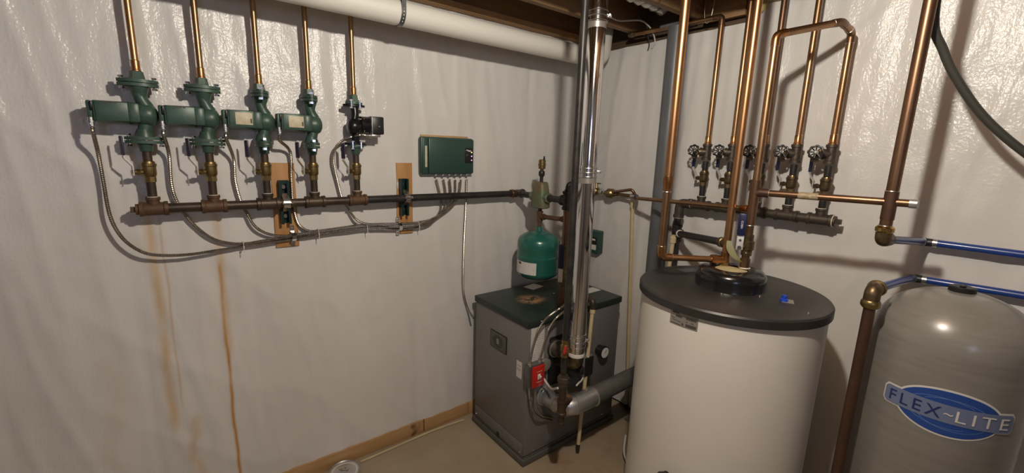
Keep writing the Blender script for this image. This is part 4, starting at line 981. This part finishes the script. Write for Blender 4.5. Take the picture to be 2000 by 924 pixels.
q = tk(1345, 528); obj('lid_reflection', MB().box((q.x, q.y, TZ+.0006), (.10, .06, .0012), 0, Matrix.Rotation(-.3, 3, 'Z')), 'switch_grey', t)  # flat grey patch painted in for a reflection on the lid
for px, py in ((1371, 560), (1484, 578), (1579, 612), (1409, 574)):
    q = tk(px, py); obj('screw', MB().lathe((q.x, q.y, TZ), (0, 0, 1), [(0, .005), (.003, .004)], 10), 'steel', t)
# rating label on the jacket
ta = math.atan2(at(1337, 620, 2, TZ-.08).y-TC.y, at(1337, 620, 2, TZ-.08).x-TC.x)
def jacket_angle(px, py):
    # intersect the pixel ray with the jacket cylinder
    d = ray(px, py); o = CAM-TC; R = TR-.010; a = d.x**2+d.y**2; b = 2*(o.x*d.x+o.y*d.y); c = o.x**2+o.y**2-R*R
    s_ = (-b-math.sqrt(max(0, b*b-4*a*c)))/(2*a); h = CAM+d*s_; return math.atan2(h.y-TC.y, h.x-TC.x), h.z
a0, za = jacket_angle(1310, 612); a1, zb_ = jacket_angle(1363, 638); _, z_lo = jacket_angle(1336, 640); a1 = a0+math.remainder(a1-a0, 2*PI)
lb_ = obj('rating_label', wrap_patch(TC, TR-.010, a0, a1, z_lo, TZ-.040, 16), 'foil_label', t, label='silver rating label under the lid')
H_ = TZ-.040-z_lo
for (f0, f1, g0, g1) in ((.22, .45, .62, .74), (.60, .95, .62, .76), (.06, .18, .48, .52), (.10, .28, .34, .37), (.30, .42, .30, .33), (.05, .42, .08, .13), (.46, .51, .10, .28), (.60, .95, .10, .30), (.6, .66, .42, .47), (.78, .86, .42, .46), (.08, .34, .86, .93)):
    obj('label_print', wrap_patch(TC, TR-.0092, a0+(a1-a0)*f0, a0+(a1-a0)*f1, z_lo+H_*g0, z_lo+H_*g1, 4), 'print', lb_)
ad, zd_ = jacket_angle(1252, 782); obj('dent_mark', wrap_patch(TC, TR-.010, ad-.02, ad+.02, zd_-.003, zd_+.003, 4), 'steel_white', t)
ad, zd_ = jacket_angle(1303, 921); c = TC+V((math.cos(ad), math.sin(ad), 0))*(TR-.012)
dvv = V((math.cos(ad), math.sin(ad), 0))
obj('drain_valve', MB().lathe((c.x, c.y, zd_-.015), dvv, [(0, .016), (.02, .016), (.022, .022), (.05, .022)], 14).box((c.x+dvv.x*.05, c.y+dvv.y*.05, zd_+.002), (.03, .03, .02), .004), 'plastic_black', t)

# tank pipes
t = thing('tank_feed_pipe', (CU2.x, CU2.y, TZ+.06), 'tall bright copper pipe rising from the left side of the black dome', 'pipe')
obj('pipe', MB().cyl((CU2.x, CU2.y, TZ+.05), (CU2.x, CU2.y, 2.72), .0158, 22), 'copper_bright', t)
obj('base_ring', MB().lathe((CU2.x, CU2.y, TZ+.058), (0, 0, 1), [(0, .021), (.030, .021), (.032, .0165)], 18), 'brass', t)
zt2 = zat(1412, 507, CU2)
e1 = at(1290, 502, 2, zt2); e1.z = zt2
dd = (e1-V((CU2.x, CU2.y, zt2))).normalized()
obj('tee', MB().lathe((CU2.x, CU2.y, zt2-.034), (0, 0, 1), [(0, .0185), (.068, .0185)], 18).lathe((CU2.x, CU2.y, zt2), dd, [(0, .018), (.036, .018), (.037, .021), (.06, .021), (.061, .017)], 16), 'copper_fit', t)
t = thing('copper_drop_pipe', (e1.x, e1.y, zt2), 'bright copper pipe in front of steel column with elbow turning to the tank', 'pipe')
obj('horizontal_pipe', MB().cyl(e1-dd*.03, V((CU2.x, CU2.y, zt2))+dd*.06, .0132, 18), 'copper_bright', t)
obj('elbow', MB().tube(fillet([e1-dd*.050, e1, e1+V((0, 0, .050))], .04), .0175, 18), 'copper_fit', t)
zc1 = zat(1302, 355, e1)
obj('lower_pipe', MB().cyl(e1+V((0, 0, .03)), V((e1.x, e1.y, zc1)), .0150, 20), 'copper', t)
obj('upper_pipe', MB().cyl(V((e1.x, e1.y, zc1)), V((e1.x, e1.y, 2.72)), .0180, 22), 'copper_bright', t)
obj('reducer', MB().lathe((e1.x, e1.y, zc1-.040), (0, 0, 1), [(0, .0165), (.02, .0168), (.034, .0205), (.062, .0208), (.064, .0182)], 20), 'copper_fit', t)
for z in (zc1-.042, zc1+.022): obj('solder_ring', MB().torus((e1.x, e1.y, z), (0, 0, 1), .0178, .0018, 20, 6), 'solder', t)
for q, d in ((e1-dd*.05, dd), (e1+V((0, 0, .05)), V((0, 0, 1)))): obj('solder_ring', MB().torus(q, d, .0165, .0018, 18, 6), 'solder', t)
# tank outlet leg with ball valve
zh = zat(1480, 376, LEG)
t = thing('tank_outlet_pipe', (LEG.x, LEG.y, TZ+.06), 'brown copper outlet pipe rising from the right side of the black dome', 'pipe')
obj('lower_pipe', MB().cyl((LEG.x, LEG.y, TZ+.045), (LEG.x, LEG.y, zh-.03), .0158, 18), 'copper_old', t)
obj('base_fitting', MB().lathe((LEG.x, LEG.y, TZ+.052), (0, 0, 1), [(0, .023), (.020, .023), (.022, .0195), (.065, .0195), (.067, .0165)], 16), 'copper_old', t)
obj('tape_ring', MB().torus((LEG.x, LEG.y, TZ+.078), (0, 0, 1), .0205, .003), 'tape', t)
z7 = zat(1466, 440, LEG)
obj('coupling', MB().lathe((LEG.x, LEG.y, z7), (0, 0, 1), [(0, .0162), (.002, .0185), (.10, .0185), (.102, .0162)], 18), 'copper_old', t)
for z in (z7, z7-.115): obj('solder_ring', MB().torus((LEG.x, LEG.y, z), (0, 0, 1), .0185, .002, 18, 6), 'solder', t)
obj('tee', MB().lathe((LEG.x, LEG.y, zh-.05), (0, 0, 1), [(0, .0195), (.10, .0195)], 18), 'copper_old', t)
zvv = zat(1460, 478, LEG)
obj('valve_body', MB().lathe((LEG.x, LEG.y, zvv-.045), (0, 0, 1), [(0, .021), (.022, .021), (.026, .026), (.060, .026), (.064, .021), (.088, .021)], 10), 'brass_dark', t, 25)
hd = V((-.9, -.15, 0)).normalized(); hd = V((CAM.x-LEG.x, CAM.y-LEG.y, 0)).normalized(); sd = V((0, 0, 1)).cross(hd)
o = V((LEG.x, LEG.y, zvv-.005))
obj('stem', MB().cyl(o, o+hd*.045-sd*.026, .009, 12), 'brass', t)
Rz = Matrix((sd, hd, V((0, 0, 1)))).transposed()
c_ = o+hd*.05-sd*.028
lv = obj('lever', MB().box(c_+V((0, 0, .020)), (.026, .003, .062), .001, Rz), 'steel_white', t)
obj('lever_bolt', MB().hexbolt(c_+hd*.001, c_+hd*.006, .005, .008, .004).hexbolt(c_+V((0, 0, .03))+hd*.001, c_+V((0, 0, .03))+hd*.003, .004, .005, .002), 'chrome', lv, 25)
cg = c_+V((0, 0, .095))+hd*.004
gp = obj('grip', MB().box(cg, (.030, .014, .092), .006, Rz), 'blue_grip', lv, label='blue rubber grip with white lettering')
tx = text_mb('NIBCO', .0105, .0004, 0, .0001); place(tx, frame(cg+hd*.0074+V((0, 0, 0)), (0, 0, 1), -sd)); obj('grip_lettering', tx, 'logo_white', gp, 0)
# yellow green tag
tp = catmull([at(1424, 470, 0, -.545), at(1426, 484, 0, -.553), at(1433, 499, 0, -.556), at(1443, 509, 0, -.553), at(1452, 514, 0, -.545)], .009)
mb = MB(); n = len(tp)-1
for i in range(n+1):
    f = i/n; p = tp[i]; wv = .004+.011*math.sin(PI*min(1, .12+f*.86))
    mb.v += [tuple(p-sd*wv), tuple(p+sd*wv), tuple(p+sd*wv+hd*.0015), tuple(p-sd*wv+hd*.0015)]
for i in range(n):
    for j in range(4): mb.f.append((i*4+j, i*4+(j+1) % 4, i*4+4+(j+1) % 4, i*4+4+j))
mb.f += [(0, 1, 2, 3), tuple(n*4+j for j in range(4))]
tag(obj('paper_tag', mb, 'tag_yellow'), 'curled yellow green tag hanging between the two tank pipes', 'tag')
# small copper cross line
ze = zat(1462, 408, LEG); ys_ = y_e-.012
t = thing('cold_feed_pipe', (-.3, -1.0, 1.5), 'thin copper pipe with blue taped end crossing in front of the steel column', 'pipe')
a_ = V((wx, ys_, wz-.004)); b_ = V((LEG.x, LEG.y, ze))
# pipe passes clear of the column
obj('pipe', MB().tube(fillet([a_, a_+V((-.085, -.06, 0)), b_], .04), .0112, 14), 'copper', t)
dT = V((-.085, -.06, 0)).normalized(); obj('blue_tape', MB().tube([a_-dT*.01, a_+dT*.02, a_+dT*.085], [.015, .0165, .0135], 12), 'blue_grip', t)
d2 = (b_-(a_+V((-.085, -.06, 0)))).normalized(); obj('socket', MB().lathe(b_-d2*.055, d2, [(0, .0165), (.04, .0165)], 14), 'copper_fit', t)

# big brown pipe on the right
BB = V((-.45, -1.88, 0)); zBB = zat(1728, 394, BB)
t = thing('well_feed_pipe', (BB.x, BB.y, 1.48), 'thick brown copper pipe coming from the ceiling to the upper blue pipe', 'pipe')
obj('pipe', MB().cyl((BB.x, BB.y, 1.53), (BB.x, BB.y, 2.72), .0180, 22), 'copper_old', t)
z8 = zat(1736, 373, BB); z9 = zat(1722, 440, BB)
obj('tee', MB().lathe((BB.x, BB.y, zBB-.06), (0, 0, 1), [(0, .0198), (z8-zBB+.06, .0198), (z8-zBB+.062, .018)], 20), 'copper_dull', t)
for z in (z8, z9): obj('solder_ring', MB().torus((BB.x, BB.y, z), (0, 0, 1), .0198, .0016, 20, 6), 'solder', t)
zBe = zat(1720, 462, BB)
obj('brass_nut', MB().lathe((BB.x, BB.y, zBe+.016), (0, 0, 1), [(0, .0235), (.004, .027), (.016, .027), (.020, .0235), (.024, .019)], 20), 'brass_bright', t)
e2 = at(1803, 472, 0, -.055)
d3 = (V((e2.x, e2.y, 0))-BB).normalized()
obj('brass_elbow', MB().tube(fillet([(BB.x, BB.y, zBe+.020), (BB.x, BB.y, zBe-.012), V((BB.x, BB.y, zBe-.012))+d3*.045], .035, 8), .0235, 20), 'brass_dark', t)
t2 = thing('copper_cross_pipe', (LEG.x, LEG.y, zh), 'horizontal brown copper pipe joining tank outlet to the thick brown pipe', 'pipe')
hA = V((LEG.x, LEG.y, zh)); hB = V((BB.x, BB.y, zBB)); dh = (hB-hA).normalized()
obj('pipe', MB().cyl(hA+dh*.03, hB+dh*.055, .0132, 18), 'copper_old', t2)
obj('elbow', MB().tube(fillet([hA+V((0, 0, -.05)), hA, hA+dh*.052], .045), .0178, 18), 'copper_dull', t2)
obj('solder_ring', MB().torus(hA+dh*.054, dh, .0158, .002, 18, 6), 'solder', t2)
obj('end_cap', MB().lathe(hB+dh*.048, dh, [(0, .0155), (.02, .0155), (.024, .010)], 14), 'galv', t2)
qm = hA+dh*((hB-hA).length*.47)
obj('pipe_label', MB().cyl(qm-dh*.045, qm+dh*.02, .0134, 18), 'old_tape', t2)
# lower brown pipe
LB = V((-.60, -1.91, 0)); zLB = zat(1701, 573, LB)
t = thing('well_drop_pipe', (LB.x, LB.y, 0), 'brown copper pipe going down between white tank and grey tank', 'pipe')
obj('pipe', MB().cyl((LB.x, LB.y, .02), (LB.x, LB.y, zLB-.02), .0165, 20), 'copper_dull', t)
obj('brass_nut', MB().lathe((LB.x, LB.y, zLB-.050), (0, 0, 1), [(0, .019), (.004, .0235), (.010, .027), (.022, .027), (.028, .0235)], 20), 'brass', t)
e3 = at(1783, 543, 0, -.055); d4 = (V((e3.x, e3.y, 0))-LB).normalized()
obj('brass_elbow', MB().tube(fillet([(LB.x, LB.y, zLB-.03), (LB.x, LB.y, zLB+.012), V((LB.x, LB.y, zLB+.012))+d4*.042], .035, 8), .0225, 20), 'brass_dark', t)
obj('elbow_ring', MB().torus(V((LB.x, LB.y, zLB+.012))+d4*.04, d4, .0235, .004), 'brass', t)
# blue pipes
def pex(st, e, pe_end, label):
    t = thing('blue_pipe', e, label, 'pipe', 'blue plastic water pipes'); endp = pe_end
    obj('short_run', MB().cyl(st, e, .0143, 18), 'blue_pex', t)
    obj('long_run', MB().cyl(e, endp, .0143, 18), 'blue_pex', t)
    d0 = (e-st).normalized(); d1 = (endp-e).normalized()
    obj('elbow', MB().tube(fillet([e-d0*.03, e, e+d1*.03], .02), .0158, 14), 'rubber', t)
    for q, d in ((e+d1*.028, d1), (e-d0*.03, d0)): obj('crimp_ring', MB().lathe(q, d, [(0, .0163), (.014, .0163)], 18), 'steel', t)
f2 = at(2000, 498, 0, -.055); f3 = at(2000, 578, 0, -.055)
pex(V((BB.x, BB.y, zBe-.012))+d3*.03, e2, e2+(f2-e2).normalized()*1.2, 'upper blue plastic pipe on the right wall')
pex(V((LB.x, LB.y, zLB+.012))+d4*.03, e3, e3+(f3-e3).normalized()*1.2, 'lower blue plastic pipe passing behind the grey tank top')
# dark hose at upper right
hp = [(BB.x+.055, BB.y-.005, 2.62)]+[tuple(at(x, y, 0, X)) for x, y, X in ((1826, 20, -.40), (1843, 100, -.36), (1875, 165, -.32), (1925, 232, -.28), (2000, 297, -.24), (2100, 362, -.20), (2300, 440, -.16), (2600, 500, -.12))]
tag(obj('black_hose', MB().tube(catmull(hp, .015), .0125, 14), 'hose'), 'dark hose curving down across the upper right of the wall', 'hose')

# ------------------------------------------------------------------ grey pressure tank
FC = V((-.41, -2.091, 0)); FR = .200; FT = zat(1882, 569, FC)
t = thing('pressure_tank', (FC.x, FC.y, 0), 'glossy grey fibreglass pressure tank with blue oval logo', 'pressure tank')
prof = [(0, FR-.03), (.03, FR-.004), (.05, FR)]; dh_ = .17
for k in range(0, 15):
    a = k/14*PI/2; prof.append((FT-dh_+dh_*math.sin(a)**1.0, FR*max(math.cos(a)**.85, .04)))
obj('shell', MB().lathe((FC.x, FC.y, 0), (0, 0, 1), prof, 80), 'flex_grey', t, 60)
obj('cap', MB().lathe((FC.x, FC.y, FT-.012), (0, 0, 1), [(0, .031), (.004, .033), (.024, .033), (.027, .030), (.025, .023)], 32), 'plastic_black', t)
obj('cap_boss', MB().box((FC.x+.005, FC.y, FT+.017), (.024, .014, .006), .002), 'plastic_black', t)
obj('base', MB().lathe((FC.x, FC.y, 0), (0, 0, 1), [(0, FR-.01), (.045, FR-.012)], 48), 'plastic_black', t)
# logo decal wrapped round the shell
def flex_angle(px, py):
    d = ray(px, py); o = CAM-FC; a = d.x**2+d.y**2; b = 2*(o.x*d.x+o.y*d.y); c = o.x**2+o.y**2-FR*FR
    s_ = (-b-math.sqrt(max(0, b*b-4*a*c)))/(2*a); h = CAM+d*s_; return math.atan2(h.y-FC.y, h.x-FC.x), h.z
LA, LZ = flex_angle(1851, 809)
aL, _z = flex_angle(1733, 772); aR, _z2 = flex_angle(1974, 848)
aL = LA+math.remainder(aL-LA, 2*PI); aR = LA+math.remainder(aR-LA, 2*PI); HW = abs(aR-aL)*FR/2
def decal(mb, r):
    # local x along the surface (to the viewer's right), y up, z outwards -> cylinder
    out = []
    for x, y, z in mb.v:
        a = LA+x/FR; out.append((FC.x+math.cos(a)*(FR+r+z), FC.y+math.sin(a)*(FR+r+z), LZ+y))
    mb.v = out; return mb
def flat(poly_fn, n, rings=10):
    # filled shape from vertical strips: poly_fn(x)->(ylo, yhi)
    return None
def strips(x0, x1, f, n=40, th=.0006):
    mb = MB()
    for i in range(n+1):
        x = x0+(x1-x0)*i/n; lo, hi = f(x); mb.v += [(x, lo, 0), (x, hi, 0), (x, hi, th), (x, lo, th)]
    for i in range(n):
        for j in range(4): mb.f.append((i*4+j, i*4+(j+1) % 4, i*4+4+(j+1) % 4, i*4+4+j))
    mb.f += [(0, 1, 2, 3), tuple(n*4+j for j in range(4))]; return mb
EA, EB, BH = HW*.785, HW*.455, HW*.185
def ell(a, b): return lambda x: ((-b*math.sqrt(max(0, 1-(x/a)**2))), b*math.sqrt(max(0, 1-(x/a)**2)))
def rrect(a, h, r): return lambda x: (lambda k: (-h+k, h-k))(0 if abs(x) < a-r else r-math.sqrt(max(0, r*r-(abs(x)-a+r)**2)))
lg = obj('logo', decal(strips(-EA-.006, EA+.006, ell(EA+.006, EB+.006)), .0004), 'logo_white', t, 0, 'blue oval logo with white outline')
obj('logo_outline', decal(strips(-HW-.005, HW+.005, rrect(HW+.005, BH+.005, .012)), .0005), 'logo_white', lg, 0)
obj('logo_oval', decal(strips(-EA, EA, ell(EA, EB)), .0012), 'blue_logo', lg, 0)
def arc(pts, w=.0007):
    mb = MB(); n = len(pts)
    for i, (x, y) in enumerate(pts):
        a = pts[max(i-1, 0)]; b = pts[min(i+1, n-1)]; d = V((b[0]-a[0], b[1]-a[1], 0)).normalized(); nn = V((-d.y, d.x, 0))*w
        mb.v += [(x+nn.x, y+nn.y, 0), (x-nn.x, y-nn.y, 0)]
    for i in range(n-1): mb.f.append((2*i, 2*i+1, 2*i+3, 2*i+2))
    return mb
for (sx, sy_, rx_, ry_, a0_, a1_) in ((.05, -.1, .75, .62, .25, 2.3), (-.1, .05, .70, .50, .7, 2.7), (-.05, .1, .80, .62, 3.3, 5.2), (.1, -.05, .72, .55, 3.7, 5.9)):
    pts = [(EA*(sx+rx_*math.cos(a0_+(a1_-a0_)*k/24)), EB*(sy_+ry_*1.25*math.sin(a0_+(a1_-a0_)*k/24))) for k in range(25)]
    obj('logo_swirl', decal(arc(pts), .0021), 'logo_line', lg, 0)
obj('logo_banner', decal(strips(-HW, HW, rrect(HW, BH, .008)), .0024), 'banner', lg, 0)
SZ = BH*1.50
for txt, x, m in (('FLEX', -HW*.50, 'logo_navy'), ('~', HW*.005, 'logo_white'), ('LITE', HW*.51, 'logo_white')):
    tx = text_mb(txt, SZ, .0002, 0, 0, 1.3); xs_ = [v[0] for v in tx.v]; ysv = [v[1] for v in tx.v]; wd = max(xs_)-min(xs_); mx = (max(xs_)+min(xs_))/2; my = (max(ysv)+min(ysv))/2
    tgt = {'FLEX': HW*.80, '~': HW*.13, 'LITE': HW*.80}[txt]; k = tgt/wd; ky = 1.22 if txt != '~' else 1.0
    tx.v = [((vx_-mx)*k+x, (vy_-my)*ky, vz) for vx_, vy_, vz in tx.v]
    obj('logo_lettering', decal(tx, .0044), m, lg, 0)

# ------------------------------------------------------------------ floor things
c = at(672, 918, 2, .03)
t = thing('paint_can_lid', (c.x, c.y, 0), 'round paint can with whitish metal lid on floor by the left wall', 'paint can')
obj('can', MB().lathe((c.x, c.y-.01, .0), (0, 0, 1), [(0, .077), (.024, .077), (.026, .081), (.034, .082), (.036, .079), (.031, .075), (.030, .066)], 40), 'galv', t)
obj('lid', MB().lathe((c.x, c.y-.01, .028), (0, 0, 1), [(0, .068), (.003, .067), (.0035, .059), (.0015, .058), (.0015, .0)], 36), 'paper', t)
for (dx, dy, l, r_) in ((-.012, .022, .022, .5), (.010, .020, .012, 1.2), (-.004, .006, .034, .2), (.014, -.004, .02, 1.4), (-.014, -.012, .03, .3)):
    obj('scribble', MB().box((c.x+dx, c.y-.01+dy, .0305), (l, .003, .0008), 0, Matrix.Rotation(r_-.7, 3, 'Z')), 'print', t)
p0 = at(700, 897, 2, .006); 
tag(obj('floor_tube', MB().tube(catmull([V((p0.x, -.06, .006)), V((-1.55, -.055, .006)), V((-1.30, -.045, .006)), V((-1.15, -.05, .007)), V((-1.02, -.06, .006))], .02), .006, 8), 'cpvc'), 'thin beige tube lying on the floor along the wooden plate', 'tube')
tag(obj('power_cord', MB().tube(catmull([at(1222, 850, 2, .10), at(1219, 885, 2, .05), at(1230, 915, 2, .01), at(1238, 940, 2, .01)], .012), .0055, 8), 'white_wire'), 'white cord curling on the floor left of the white tank', 'cord')
